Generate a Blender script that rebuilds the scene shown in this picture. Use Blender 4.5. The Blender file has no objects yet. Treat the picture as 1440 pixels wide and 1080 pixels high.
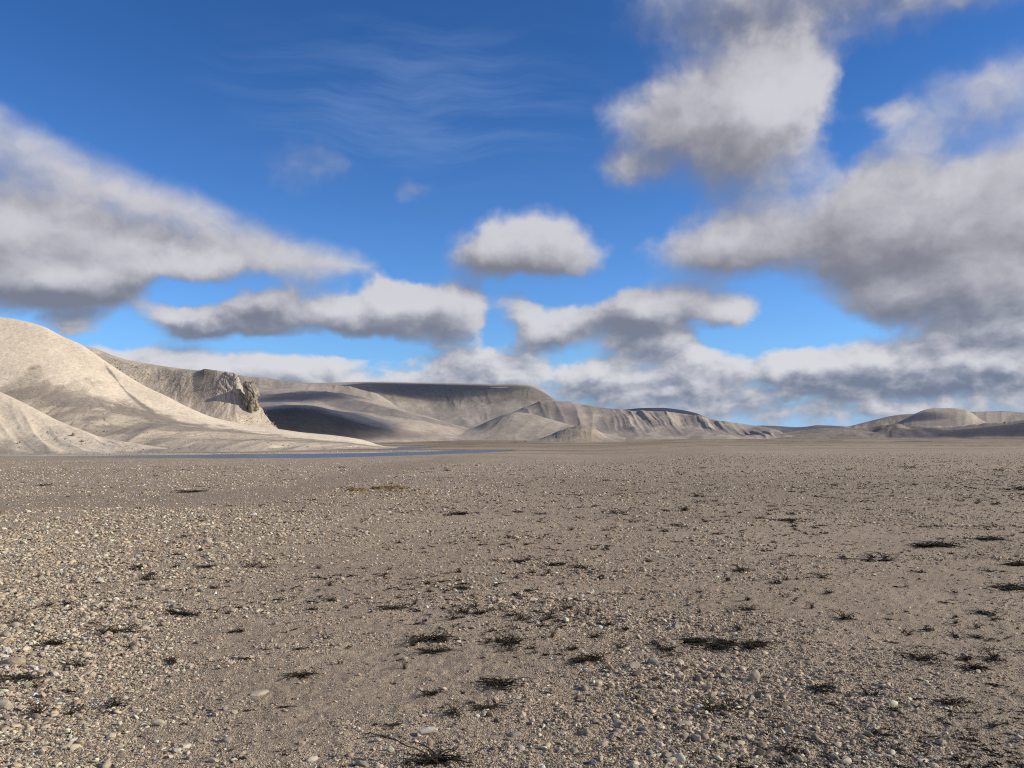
import bpy, bmesh, math, random
import numpy as np
from mathutils import Vector, Matrix

SC = bpy.context.scene
COL = SC.collection
R = math.radians

# ------------------------------------------------------------------ camera
F_PX = 1150.0                      # focal length in pixels of the 1440 px wide photograph
HORIZON = 613.0
PITCH = math.atan((HORIZON - 540.0) / F_PX)
CAM_Z = 1.65
cam_data = bpy.data.cameras.new('camera')
cam_data.sensor_fit = 'HORIZONTAL'
cam_data.sensor_width = 36.0
cam_data.lens = 36.0 * F_PX / 1440.0
cam_data.clip_start = 0.05
cam_data.clip_end = 60000.0
cam = bpy.data.objects.new('camera', cam_data)
COL.objects.link(cam)
cam.location = (0, 0, CAM_Z)
cam.rotation_euler = (math.pi / 2 + PITCH, 0, 0)
SC.camera = cam

# ------------------------------------------------------------------ sun, sky, exposure
SUN_AZ, SUN_EL = R(93.0), R(25.0)
sun_data = bpy.data.lights.new('sun', 'SUN')
sun_data.energy = 5.0
sun_data.angle = R(0.53)
sun_data.color = (1.0, 0.91, 0.76)
sun = bpy.data.objects.new('sun', sun_data)
COL.objects.link(sun)
sdir = Vector((math.sin(SUN_AZ) * math.cos(SUN_EL), math.cos(SUN_AZ) * math.cos(SUN_EL), math.sin(SUN_EL)))
sun.rotation_euler = (-sdir).to_track_quat('-Z', 'Y').to_euler()

SC.view_settings.view_transform = 'Standard'
SC.view_settings.look = 'None'
SC.view_settings.gamma = 1.0
SC.view_settings.use_curve_mapping = False
SC.view_settings.exposure = 0.0
SC.cycles.use_denoising = False
SC.cycles.filter_width = 1.15
SC.cycles.max_bounces = 4
SC.cycles.diffuse_bounces = 2
SC.cycles.glossy_bounces = 2
SC.cycles.sample_clamp_indirect = 4.0
SC.render.threads_mode = 'AUTO'

_cp, _sp = math.cos(PITCH), math.sin(PITCH)


def ray(px, py):
    """direction (x, y, z) with y = 1 of a pixel of the photograph (arrays welcome)"""
    a = (np.asarray(px, float) - 720.0) / F_PX
    b = -(np.asarray(py, float) - 540.0) / F_PX
    y = _cp - b * _sp
    z = _sp + b * _cp
    return a / y, z / y


def azel(px, py):
    x, z = ray(px, py)
    return np.degrees(np.arctan2(x, 1.0)), np.degrees(np.arctan2(z, np.hypot(x, 1.0)))


# ------------------------------------------------------------------ a small language for node trees
class N:
    """a node socket with arithmetic"""
    def __init__(self, nt, sock):
        self.nt, self.s = nt, sock

    def _m(self, op, *args, clamp=False):
        n = self.nt.nodes.new('ShaderNodeMath')
        n.operation = op
        n.use_clamp = clamp
        for i, a in enumerate(args):
            put(self.nt, a, n.inputs[i])
        return N(self.nt, n.outputs[0])

    def __add__(self, o): return self._m('ADD', self, o)
    def __radd__(self, o): return self._m('ADD', o, self)
    def __sub__(self, o): return self._m('SUBTRACT', self, o)
    def __rsub__(self, o): return self._m('SUBTRACT', o, self)
    def __mul__(self, o): return self._m('MULTIPLY', self, o)
    def __rmul__(self, o): return self._m('MULTIPLY', o, self)
    def __truediv__(self, o): return self._m('DIVIDE', self, o)
    def mx(self, o): return self._m('MAXIMUM', self, o)
    def mn(self, o): return self._m('MINIMUM', self, o)
    def clamp(self): return self._m('ADD', self, 0.0, clamp=True)
    def pow(self, o): return self._m('POWER', self, o)
    def abs(self): return self._m('ABSOLUTE', self)


def put(nt, a, sock):
    if isinstance(a, N):
        nt.links.new(a.s, sock)
    elif sock.type == 'RGBA' and len(a) == 3:
        sock.default_value = (*a, 1.0)
    else:
        sock.default_value = a


def vmath(nt, op, *args, out=0):
    n = nt.nodes.new('ShaderNodeVectorMath')
    n.operation = op
    for i, a in enumerate(args):
        if op == 'SCALE' and i == 1:
            put(nt, a, n.inputs['Scale'])
        else:
            put(nt, a, n.inputs[i])
    return N(nt, n.outputs[out])


def sstep(nt, x, e0, e1, t0=0.0, t1=1.0, kind='SMOOTHSTEP'):
    n = nt.nodes.new('ShaderNodeMapRange')
    n.interpolation_type = kind
    n.clamp = True
    for i, a in enumerate((x, e0, e1, t0, t1)):
        put(nt, a, n.inputs[i])
    return N(nt, n.outputs[0])


def noise(nt, vec, scale, detail=4.0, rough=0.55, lac=2.0, distort=0.0, dims='3D', out='Fac', kind='FBM'):
    n = nt.nodes.new('ShaderNodeTexNoise')
    n.noise_dimensions = dims
    n.noise_type = kind
    n.inputs['Scale'].default_value = scale
    n.inputs['Detail'].default_value = detail
    n.inputs['Roughness'].default_value = rough
    n.inputs['Lacunarity'].default_value = lac
    n.inputs['Distortion'].default_value = distort
    put(nt, vec, n.inputs['Vector'])
    return N(nt, n.outputs[out])


def voronoi(nt, vec, scale, feature='F1', out='Distance', rand=1.0):
    n = nt.nodes.new('ShaderNodeTexVoronoi')
    n.feature = feature
    n.inputs['Scale'].default_value = scale
    n.inputs['Randomness'].default_value = rand
    put(nt, vec, n.inputs['Vector'])
    return N(nt, n.outputs[out])


def mix(nt, f, a, b, mode='MIX'):
    n = nt.nodes.new('ShaderNodeMix')
    n.data_type = 'RGBA'
    n.blend_type = mode
    n.clamp_factor = True
    put(nt, f, n.inputs[0])
    put(nt, a, n.inputs[6])
    put(nt, b, n.inputs[7])
    return N(nt, n.outputs[2])


def attr(nt, name, out='Fac', kind='GEOMETRY'):
    n = nt.nodes.new('ShaderNodeAttribute')
    n.attribute_name = name
    n.attribute_type = kind
    return N(nt, n.outputs[out])


def xyz(nt, x, y, z):
    n = nt.nodes.new('ShaderNodeCombineXYZ')
    for i, a in enumerate((x, y, z)):
        put(nt, a, n.inputs[i])
    return N(nt, n.outputs[0])


def srgb(r, g, b):
    return tuple(((c / 255 + 0.055) / 1.055) ** 2.4 if c > 10 else c / 255 / 12.92 for c in (r, g, b))


# ------------------------------------------------------------------ world: sky with clouds
world = bpy.data.worlds.new('World')
SC.world = world
world.use_nodes = True
wt = world.node_tree
wt.nodes.clear()
SKY_K = 0.10
sky = wt.nodes.new('ShaderNodeTexSky')
sky.sky_type = 'NISHITA'
sky.sun_disc = False
sky.sun_elevation = SUN_EL
sky.sun_rotation = SUN_AZ
sky.altitude = 0
sky.air_density = 1.0
sky.dust_density = 0.3
sky.ozone_density = 3.0

tc = wt.nodes.new('ShaderNodeTexCoord')
DIR = N(wt, tc.outputs['Generated'])
sp = wt.nodes.new('ShaderNodeSeparateXYZ')
put(wt, DIR, sp.inputs[0])
dx, dy, dz = (N(wt, sp.outputs[i]) for i in range(3))
AZ = dx._m('ARCTAN2', dx, dy) * 57.29578
EL = dz._m('ARCSINE', dz.mn(1.0).mx(-1.0)) * 57.29578
P0 = xyz(wt, AZ, EL, 0.0)

# clouds seen in the sky: centre, half width, extent up, extent down (in photograph pixels), strength
CUMULUS = [
    # top right veil
    (1190, -10, 370, 110, 100, .95), (980, 10, 180, 80, 70, .42), (1390, -25, 170, 60, 60, .5), (1000, 25, 150, 60, 50, .12),
    # tall soft puff
    (1050, 150, 165, 125, 130, 1.15), (1110, 110, 95, 85, 110, .6), (965, 185, 155, 110, 115, .75), (905, 170, 95, 90, 85, .45), (1120, 190, 80, 80, 70, .4),
    (872, 240, 66, 34, 34, .8), (1040, 250, 110, 60, 60, .35),
    # wisps right of it
    (1330, 150, 160, 55, 55, .62), (1340, 95, 140, 60, 50, .32), (1240, 165, 60, 28, 24, .4), (1430, 120, 90, 80, 70, .5),
    # great grey cloud on the right
    (1130, 335, 230, 95, 75, 1.05), (1330, 300, 220, 140, 120, 1.1), (1480, 320, 190, 170, 150, 1.1),
    (1010, 345, 120, 70, 62, .7), (1240, 415, 150, 70, 52, .85), (1390, 430, 190, 70, 60, .9),
    (1240, 235, 110, 60, 80, .55),
    # centre cumulus
    (733, 360, 140, 52, 48, 1.0), (725, 330, 92, 56, 60, .8), (800, 352, 80, 46, 44, .4), (665, 360, 70, 36, 36, .35),
    # faint smudges
    (435, 232, 84, 58, 60, .64), (582, 268, 60, 24, 26, .60),
    # dark base of the left bank
    (60, 395, 170, 55, 62, .6), (150, 400, 130, 40, 50, .6), (20, 320, 110, 50, 40, .4), (170, 335, 130, 40, 40, .3),
    # low cumulus left of centre
    (258, 454, 70, 32, 34, .95), (345, 446, 105, 60, 46, 1.15), (430, 430, 80, 50, 50, .65), (292, 372, 60, 34, 40, .5),
    (570, 446, 115, 52, 48, 1.25), (562, 410, 56, 30, 60, .7), (652, 424, 66, 40, 56, .9), (490, 452, 60, 40, 40, .7),
    (718, 430, 36, 30, 32, .8), (105, 460, 60, 28, 24, .85),
    # clear gaps between them
    (1196, 200, 46, 56, 40, -.5), (1205, 110, 40, 60, 60, -.35), (905, 300, 90, 26, 34, -.45), (700, 452, 26, 60, 40, -.6),
    (255, 408, 110, 24, 24, -.9), (350, 396, 60, 16, 18, -.5), (400, 486, 130, 14, 18, -.45), (530, 492, 100, 14, 16, -.4), (708, 472, 34, 44, 30, -.5), (1115, 455, 80, 44, 40, -.6),
    (1010, 484, 60, 18, 16, -.4), (175, 468, 70, 22, 22, -.5), (820, 405, 60, 30, 24, -.3),
    # low cumulus right of centre
    (760, 468, 84, 42, 36, 1.25), (870, 442, 105, 42, 42, 1.0), (955, 425, 95, 42, 48, .95), (920, 465, 80, 40, 34, .7),
    (1045, 442, 66, 36, 34, 1.15), (885, 488, 66, 26, 26, .75), (955, 492, 66, 28, 28, .75), (640, 494, 95, 32, 30, .6),
    # towers on the low bank
    (1105, 512, 50, 32, 44, .7), (1185, 506, 78, 36, 54, .75), (1290, 498, 120, 44, 64, .75), (1410, 490, 120, 56, 70, .75),
    (980, 512, 76, 30, 44, .6), (850, 520, 64, 26, 44, .55), (700, 512, 95, 28, 38, .55), (220, 498, 130, 26, 44, .6), (400, 503, 130, 26, 44, .55),
]


def blob(nt, P, b):
    px, py, rx, ru, rd, w = b
    a0, e0 = azel(px, py)
    ra = abs(azel(px + rx, py)[0] - azel(px - rx, py)[0]) / 2
    up = abs(azel(px, py - ru)[1] - e0)
    dn = abs(azel(px, py + rd)[1] - e0)
    p1 = vmath(nt, 'MULTIPLY_ADD', P, (1 / ra, 1 / up, 0), (-a0 / ra, -e0 / up, 0))
    p2 = vmath(nt, 'MULTIPLY_ADD', P, (-1 / ra, -1 / dn, 0), (a0 / ra, e0 / dn, 0))
    d = vmath(nt, 'LENGTH', vmath(nt, 'MAXIMUM', p1, p2), out=1)
    return sstep(nt, d, 1.25, 0.1, 0.0, w)


# where cloud bases are thick and dark (-) and where sunlit heads stand out (+)
TONE = [
    (70, 425, 150, 40, 40, -.34), (190, 410, 70, 34, 34, -.22), (250, 455, 70, 34, 34, -.26), (350, 455, 110, 44, 40, -.42), (420, 430, 60, 40, 40, -.12),
    (560, 466, 130, 28, 34, -.22), (770, 376, 130, 30, 40, -.2), (870, 448, 120, 50, 40, -.36), (930, 470, 110, 50, 40, -.12), (720, 435, 40, 40, 40, -.2),
    (1090, 385, 190, 50, 50, -.26), (1260, 425, 170, 60, 50, -.16), (950, 215, 120, 80, 80, -.24), (1040, 245, 110, 40, 50, -.14), (1270, 330, 260, 90, 80, -.12), (1250, 540, 230, 34, 30, -.2), (1330, 480, 190, 50, 50, -.22),
    (1080, 570, 140, 24, 24, -.22), (860, 555, 160, 26, 24, -.2), (760, 490, 70, 20, 24, -.14), (640, 500, 90, 30, 24, -.2), (60, 355, 130, 26, 30, -.12),
    (1150, 0, 420, 70, 50, -.55), (435, 232, 120, 80, 80, -.3), (582, 268, 90, 50, 50, -.35), (735, 388, 160, 44, 30, -.34), (1105, 110, 110, 85, 100, .42), (728, 300, 80, 36, 40, .3), (560, 408, 56, 36, 44, .36), (500, 420, 60, 36, 40, .2), (650, 415, 60, 26, 30, .14),
    (30, 325, 120, 34, 30, .30), (190, 362, 130, 28, 30, .24), (285, 372, 60, 30, 34, .36), (1104, 512, 44, 34, 30, .36), (1170, 492, 60, 24, 30, .2),
    (800, 522, 110, 24, 30, .22), (930, 535, 90, 20, 26, .2), (1047, 436, 46, 30, 30, .24), (755, 458, 60, 26, 26, .22), (300, 520, 220, 26, 30, .14),
    (560, 528, 150, 22, 26, .16), (1330, 565, 170, 22, 24, .14), (870, 236, 46, 30, 30, .16), (1300, 215, 150, 60, 60, .12), (120, 240, 300, 80, 70, -.12), (380, 330, 230, 60, 50, -.14), (320, 440, 140, 50, 50, -.22),
]


def line_side(nt, P, p, q, soft, flip=1):
    """0..1 rising across the line through photograph points p and q"""
    a = np.array(azel(*p), float)
    b = np.array(azel(*q), float)
    t = (b - a) / np.hypot(*(b - a))
    n = np.array((t[1], -t[0])) * flip
    s = vmath(nt, 'DOT_PRODUCT', P, (n[0], n[1], 0), out=1)
    return sstep(nt, s, float(n @ a) - soft * .3, float(n @ a) + soft)


# one group that gives cloud thickness at an (azimuth, elevation) point
cg = bpy.data.node_groups.new('cloud_thickness', 'ShaderNodeTree')
cg.interface.new_socket('Point', in_out='INPUT', socket_type='NodeSocketVector')
cg.interface.new_socket('Thickness', in_out='OUTPUT', socket_type='NodeSocketFloat')
cg.interface.new_socket('Soft', in_out='OUTPUT', socket_type='NodeSocketFloat')
cg.interface.new_socket('Billow', in_out='OUTPUT', socket_type='NodeSocketFloat')
gi = cg.nodes.new('NodeGroupInput')
go = cg.nodes.new('NodeGroupOutput')
P = N(cg, gi.outputs[0])
s2 = cg.nodes.new('ShaderNodeSeparateXYZ')
put(cg, P, s2.inputs[0])
gaz, gel = N(cg, s2.outputs[0]), N(cg, s2.outputs[1])
low = sstep(cg, gel, 13.0, 3.0)                           # 1 close to the horizon, where clouds are far and small
# domain warp
W1 = noise(cg, P, 0.16, 3, .5, dims='2D', out='Color')
W2 = noise(cg, P, 0.55, 3, .55, dims='2D', out='Color')
w1 = vmath(cg, 'MULTIPLY', vmath(cg, 'SUBTRACT', W1, (.5, .5, .5)), (2.6, 1.8, 0))
w2 = vmath(cg, 'MULTIPLY', vmath(cg, 'SUBTRACT', W2, (.5, .5, .5)), (1.7, 1.2, 0))
far = (1.0 - low * .55)
PW = vmath(cg, 'ADD', P, vmath(cg, 'SCALE', vmath(cg, 'ADD', w1, w2), far))
T = None
for b in CUMULUS:
    v = blob(cg, PW, b)
    T = v if T is None else T + v
# the long slanting bank on the left
PV = vmath(cg, 'ADD', P, vmath(cg, 'SCALE', w1, .35))
bank = line_side(cg, PV, (0, 128), (570, 366), 2.6).mn(line_side(cg, PV, (0, 450), (540, 398), 2.6, -1))
bank = bank.mn(sstep(cg, gaz, -62, -45)).mn(sstep(cg, gaz, -7.5, -12.0))
T = T * 1.3 + bank * 1.3
# low bank all along the horizon
hz = sstep(cg, gel, 6.0, 4.0).mn(sstep(cg, gel, .4, 1.7, .45, 1.0))
hzn = noise(cg, vmath(cg, 'MULTIPLY', P, (1, 3.2, 1)), .09, 3, .5, dims='2D')
T = T + hz * (hzn * 1.2 + .38)
# beyond the picture the cloudy sky goes on, cover thickened to neutralise ambient light
out = sstep(cg, gaz.abs(), 36, 50).mx(sstep(cg, gel, 32, 44))
gn = noise(cg, vmath(cg, 'MULTIPLY', P, (1, 1.5, 1)), .05, 3, .5)
T = T + out * sstep(cg, gn, .30, .52) * 1.1
# billows
NA = noise(cg, vmath(cg, 'MULTIPLY', PW, (1, 1.35, 1)), .26, 6, .52, dims='2D')
NB = noise(cg, vmath(cg, 'MULTIPLY', PW, (1, 1.7, 1)), .60, 6, .52, dims='2D')
nz = NA * (1.0 - low) + NB * low
amp = sstep(cg, gel, 4, 22, 1.0, .7)
T = T + (nz - .5) * amp * sstep(cg, T, 0.0, .45)
put(cg, T, go.inputs[0])
put(cg, low, go.inputs[1])
put(cg, nz, go.inputs[2])


def thick(vec):
    g = wt.nodes.new('ShaderNodeGroup')
    g.node_tree = cg
    put(wt, vec, g.inputs[0])
    return N(wt, g.outputs[0]), N(wt, g.outputs[1]), N(wt, g.outputs[2])


T0, LOW, B0 = thick(P0)
off = vmath(wt, 'SCALE', (1.15, 1.55, 0), sstep(wt, EL, 2, 16, .42, 1.35))
T1, _, B1 = thick(vmath(wt, 'ADD', P0, off))
edge0 = .40
width = sstep(wt, EL, 4, 20, .54, 1.25)
diff = T0 - T1                                            # > 0 where the cloud thins towards the sun
wob = vmath(wt, 'SUBTRACT', noise(wt, P0, .45, 4, .55, dims='2D', out='Color'), (.5, .5, .5))
PT = vmath(wt, 'ADD', P0, vmath(wt, 'MULTIPLY', wob, (5.0, 2.4, 0)))
tone = None
for b in TONE:
    v = blob(wt, PT, b)
    tone = v if tone is None else tone + v
lit = (diff * sstep(wt, EL, 3, 14, .72, .42) + .56 + tone - (T0 - .6).mx(0.0).mn(.8) * .16 - sstep(wt, EL, 30, 60, 0, .35))  # clouds high overhead darkened to lower the ambient light
lit = lit + (B0 - B1) * .45
lit = sstep(wt, lit, -.28, 1.22)
width = width * (1.5 - lit * .6)                        # sunlit edges are crisper than shaded, evaporating bases
alpha = sstep(wt, T0, edge0 - .10, width + edge0)
c_dark = mix(wt, LOW, srgb(126, 128, 140), srgb(118, 129, 152))
c_lit = mix(wt, LOW, srgb(205, 205, 213), srgb(216, 217, 223))
cloud = mix(wt, lit, c_dark, c_lit)
# thin ice cloud high up
cirP = vmath(wt, 'ADD', P0, vmath(wt, 'SCALE', vmath(wt, 'SUBTRACT', noise(wt, P0, .07, 2, .5, dims='2D', out='Color'), (.5, .5, .5)), 5.0))
cn = noise(wt, vmath(wt, 'MULTIPLY', cirP, (.35, 2.6, 1)), .16, 6, .6, dims='2D')
ca, ce = azel(600, 150)
cm = vmath(wt, 'LENGTH', vmath(wt, 'MULTIPLY_ADD', P0, (1 / 17., 1 / 6.5, 0), (-ca / 17., -ce / 6.5, 0)), out=1)
cir = sstep(wt, cn, .38, .78) * sstep(wt, cm, 1.15, .2) * .26

tint = mix(wt, sstep(wt, EL, 3, 28), (.72, 1.12, 1.70), (.36, .74, 1.26))
SKYC = mix(wt, 1.0, N(wt, sky.outputs[0]), tint, 'MULTIPLY')
SKYC = mix(wt, sstep(wt, EL, 5.5, 1.0), SKYC, tuple(c / SKY_K for c in srgb(158, 196, 232)))
k = 1.0 / SKY_K
colr = mix(wt, cir, SKYC, tuple(c * k for c in srgb(150, 178, 222)))
cl = vmath(wt, 'SCALE', cloud, k)
colr = mix(wt, alpha, colr, cl)
bg = wt.nodes.new('ShaderNodeBackground')
bg.inputs['Strength'].default_value = SKY_K
put(wt, colr, bg.inputs['Color'])
wo = wt.nodes.new('ShaderNodeOutputWorld')
wt.links.new(bg.outputs[0], wo.inputs[0])
world.cycles.sampling_method = 'NONE'


# ------------------------------------------------------------------ numeric noise
def _hash(ix, iy, seed):
    h = (ix.astype(np.int64) * 374761393 + iy.astype(np.int64) * 668265263 + seed * 1442695041) & 0xFFFFFFFF
    h = ((h ^ (h >> 13)) * 1274126177) & 0xFFFFFFFF
    return ((h ^ (h >> 16)) & 0xFFFF) / 65535.0


def vnoise(x, y, seed=0):
    x = np.asarray(x, float)
    y = np.asarray(y, float)
    ix, iy = np.floor(x), np.floor(y)
    fx, fy = x - ix, y - iy
    fx = fx * fx * fx * (fx * (fx * 6 - 15) + 10)
    fy = fy * fy * fy * (fy * (fy * 6 - 15) + 10)
    a, b = _hash(ix, iy, seed), _hash(ix + 1, iy, seed)
    c, d = _hash(ix, iy + 1, seed), _hash(ix + 1, iy + 1, seed)
    return (a + (b - a) * fx) * (1 - fy) + (c + (d - c) * fx) * fy


def fbm(x, y, octs=4, seed=0, gain=.5, ridged=False):
    s, amp, tot = 0.0, 1.0, 0.0
    for o in range(octs):
        c, q = math.cos(.6 * o + .3), math.sin(.6 * o + .3)
        n = vnoise((c * x - q * y) * 2 ** o, (q * x + c * y) * 2 ** o, seed + 17 * o)
        if ridged:
            n = 1 - np.abs(2 * n - 1)
        s = s + amp * n
        tot += amp
        amp *= gain
    return s / tot


def S(a, b, x):
    t = np.clip((np.asarray(x, float) - a) / (b - a), 0, 1)
    return t * t * (3 - 2 * t)


def pixel(x, y, z):
    """photograph pixel of world points in front of the camera"""
    zz = z - CAM_Z
    d = y * _cp + zz * _sp
    u = -y * _sp + zz * _cp
    d = np.where(d > .05, d, .05)
    return 720 + F_PX * x / d, 540 - F_PX * u / d


# ------------------------------------------------------------------ the gravel plain
WATER_Z = -3.2
RV = np.array([  # pixel column, row of the channel's centre, half width in metres
    (-600, 641.5, 2.), (0, 642.5, 3.2), (90, 642.6, 4.5), (140, 642.5, 6.5), (220, 642.0, 9.5), (330, 641.4, 13), (430, 640.8, 14), (520, 639.4, 14),
    (600, 637.2, 14), (640, 635.8, 15), (680, 634.6, 14), (705, 634.2, 9), (725, 634., 2.), (760, 633.6, .5), (2500, 633, .5)])
RV_Y = (CAM_Z - WATER_Z) / (RV[:, 1] - 613.0) * F_PX


def river_d(x, y):
    px = 720 + F_PX * x / np.where(y > 1, y, 1)
    yc = np.interp(px, RV[:, 0], RV_Y)
    hw = np.interp(px, RV[:, 0], RV[:, 2])
    d = (y - yc) / hw
    arm = np.hypot((x + 43) / 6.5, (y - 330) / 22)            # the small pool beyond the spur
    return np.where(y > 1, np.minimum(np.abs(d), arm), 99), (y - yc), px


def zg(x, y, fine=True):
    x = np.asarray(x, float)
    y = np.asarray(y, float)
    r = np.hypot(x, y)
    az = np.degrees(np.arctan2(x, y))
    left = S(15, 4, az)
    z = -3.0 * S(8, 172, r) * (.55 + .45 * left)
    z = z + S(290, 620, r) * (2.4 * left + .95 * (1 - left))
    z = z + .30 * (fbm(x / 60, y / 60, 3, 5) - .5) * S(20, 60, r) * (1 - .8 * S(90, 150, r) * S(330, 250, r)) + .10 * (fbm(x / 9, y / 9, 3, 8) - .5) * S(4, 20, r)
    d, dy, px = river_d(x, y)
    z = np.where(y > 1, z + (WATER_Z - .45 - z) * S(2.0, .85, d), z)
    if fine:
        k = S(140, 60, r)
        z = z + k * (.028 * (fbm(x / 1.3, y / 1.3, 3, 21) - .5) + .014 * (fbm(x / .33, y / .33, 2, 31) - .5)
                     + .016 * (fbm(x / .085, y / .085, 2, 41) - .5) * S(30, 14, r) + .010 * (fbm(x / .028, y / .028, 2, 47) - .5) * S(14, 7, r))
    return z


def ground_hit(px, py):
    """world points on the plain under photograph pixels"""
    rx, rz = ray(px, py)
    rz = np.minimum(rz, -1e-4)
    d = -CAM_Z / rz
    for _ in range(11):
        z = zg(d * rx, d, False)
        d = .2 * d + .8 * (z - CAM_Z) / rz
    return d * rx, d, zg(d * rx, d)


WET = np.array([(-400, 716, 9), (0, 711, 9), (150, 706, 9), (300, 700, 9), (400, 693, 10), (450, 682, 12), (500, 669, 11), (560, 657, 7), (620, 649, 5), (660, 646, 3)], float)


def wet_mask(px, py):
    c = np.interp(px, WET[:, 0], WET[:, 1])
    w = np.interp(px, WET[:, 0], WET[:, 2])
    n = fbm(px / 60, py / 9, 3, 77) - .5
    m = S(1.35, .5, np.abs(py - c + n * 8) / w) * S(690, 640, px)
    return m


# patches of coarse stones and patches of bare silt, in photograph pixels (column, row, half width, half height, amount)
STONY = [(60, 960, 230, 150, .85), (0, 830, 260, 70, .55), (260, 750, 260, 40, .6), (1000, 1040, 230, 110, .52), (1180, 1000, 120, 60, .3), (620, 1060, 120, 40, .25),
         (930, 960, 110, 60, .45), (880, 860, 130, 70, .25), (640, 700, 260, 24, .2), (1300, 1060, 120, 40, .35), (700, 830, 130, 30, .2), (1100, 900, 200, 40, .15),
         (400, 940, 260, 60, -.25), (480, 1010, 160, 60, -.38), (330, 900, 120, 40, -.25), (660, 930, 150, 50, -.3), (1330, 830, 140, 50, -.35), (1250, 900, 160, 40, -.25),
         (1200, 830, 160, 40, -.2), (560, 800, 160, 40, -.15), (1380, 960, 120, 60, -.2), (230, 1040, 120, 40, -.15)]


def stony(px, py, x, y):
    s = .42 + 0 * px
    for a, b, u, v, w in STONY:
        s = s + w * np.exp(-((px - a) / u) ** 2 - ((py - b) / v) ** 2)
    s = s + 1.5 * (fbm(x / 1.9, y / .8, 5, 91, .6) - .5) + .5 * (fbm(x / .35, y / .25, 2, 95) - .5)
    s = s * (1 - .6 * wet_mask(px, py))
    return np.clip(s, 0, 1.3)


def mesh_grid(name, X, Y, Z, wrap=False):
    """one sheet from (rows, cols) coordinate arrays"""
    nr, nc = X.shape
    me = bpy.data.meshes.new(name)
    co = np.stack((X, Y, Z), -1).reshape(-1, 3).astype(np.float32)
    i = np.arange(nr - 1)[:, None] * nc
    j = np.arange(nc if wrap else nc - 1)[None, :]
    j1 = (j + 1) % nc
    q = np.stack((i + j, i + j1, i + nc + j1, i + nc + j), -1).reshape(-1, 4).astype(np.int32)
    me.vertices.add(len(co))
    me.vertices.foreach_set('co', co.ravel())
    me.loops.add(q.size)
    me.loops.foreach_set('vertex_index', q.ravel())
    me.polygons.add(len(q))
    me.polygons.foreach_set('loop_start', np.arange(len(q), dtype=np.int32) * 4)
    me.update(calc_edges=True)
    me.shade_smooth()
    return me


def put_attr(me, name, vals, kind='FLOAT'):
    a = me.attributes.new(name, kind, 'POINT')
    if kind == 'FLOAT':
        a.data.foreach_set('value', np.ascontiguousarray(vals, np.float32).ravel())
    elif kind == 'INT':
        a.data.foreach_set('value', np.ascontiguousarray(vals, np.int32).ravel())
    elif kind == 'FLOAT_COLOR':
        v = np.ones((len(vals), 4), np.float32)
        v[:, :3] = vals
        a.data.foreach_set('color', v.ravel())
    else:
        a.data.foreach_set('vector', np.ascontiguousarray(vals, np.float32).ravel())


def link(name, me, mat=None, kind=None, parent=None):
    o = bpy.data.objects.new(name, me)
    COL.objects.link(o)
    if mat:
        me.materials.append(mat)
    if kind:
        o['kind'] = kind
    if parent:
        o.parent = parent
    return o


def new_mat(name, rough=.9):
    m = bpy.data.materials.new(name)
    m.use_nodes = True
    nt = m.node_tree
    b = nt.nodes['Principled BSDF']
    b.inputs['Roughness'].default_value = rough
    b.inputs['Specular IOR Level'].default_value = .25
    return m, nt, b


def bump(nt, height, strength, dist, b, prev=None):
    n = nt.nodes.new('ShaderNodeBump')
    n.inputs['Strength'].default_value = strength
    n.inputs['Distance'].default_value = dist
    put(nt, height, n.inputs['Height'])
    if prev is not None:
        nt.links.new(prev.outputs[0], n.inputs['Normal'])
    nt.links.new(n.outputs[0], b.inputs['Normal'])
    return n


def position(nt):
    g = nt.nodes.new('ShaderNodeNewGeometry')
    return N(nt, g.outputs['Position'])


# ground material: silt, grit and small pebbles; the attributes say which lies where
gm, nt, gb = new_mat('gravel_plain', .93)
pos = position(nt)
col = attr(nt, 'albedo', 'Color')
stn = attr(nt, 'stony')
grit = voronoi(nt, pos, 85.0, 'F1', 'Color')
gd = voronoi(nt, pos, 85.0, 'F1', 'Distance')
peb = voronoi(nt, pos, 22.0, 'F1', 'Color')
pd = voronoi(nt, pos, 22.0, 'F1', 'Distance')
sepg = nt.nodes.new('ShaderNodeSeparateColor')
put(nt, grit, sepg.inputs[0])
sepp = nt.nodes.new('ShaderNodeSeparateColor')
put(nt, peb, sepp.inputs[0])
v1, v2 = N(nt, sepg.outputs[0]), N(nt, sepp.outputs[0])
nf = noise(nt, pos, 9.0, 6, .65)
nl = noise(nt, pos, .9, 4, .6)
nh = noise(nt, pos, 55.0, 4, .7)
val = (v1 - .5) * (stn * .5 + .55) + (v2 - .5) * (stn * .4 + .12) + (nf - .5) * .8 + (nh - .5) * 1.2 + (nl - .5) * .35 + 1.0
c2 = vmath(nt, 'SCALE', col, val.mx(.35))
put(nt, c2, gb.inputs['Base Color'])
hgt = (1.0 - gd) * (stn * .6 + .4) + nh * .8
bn = bump(nt, hgt, 1.0, .012, gb)
bn2 = bump(nt, (1.0 - pd) * stn + nf * .25, .6, .016, gb, bn)

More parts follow.
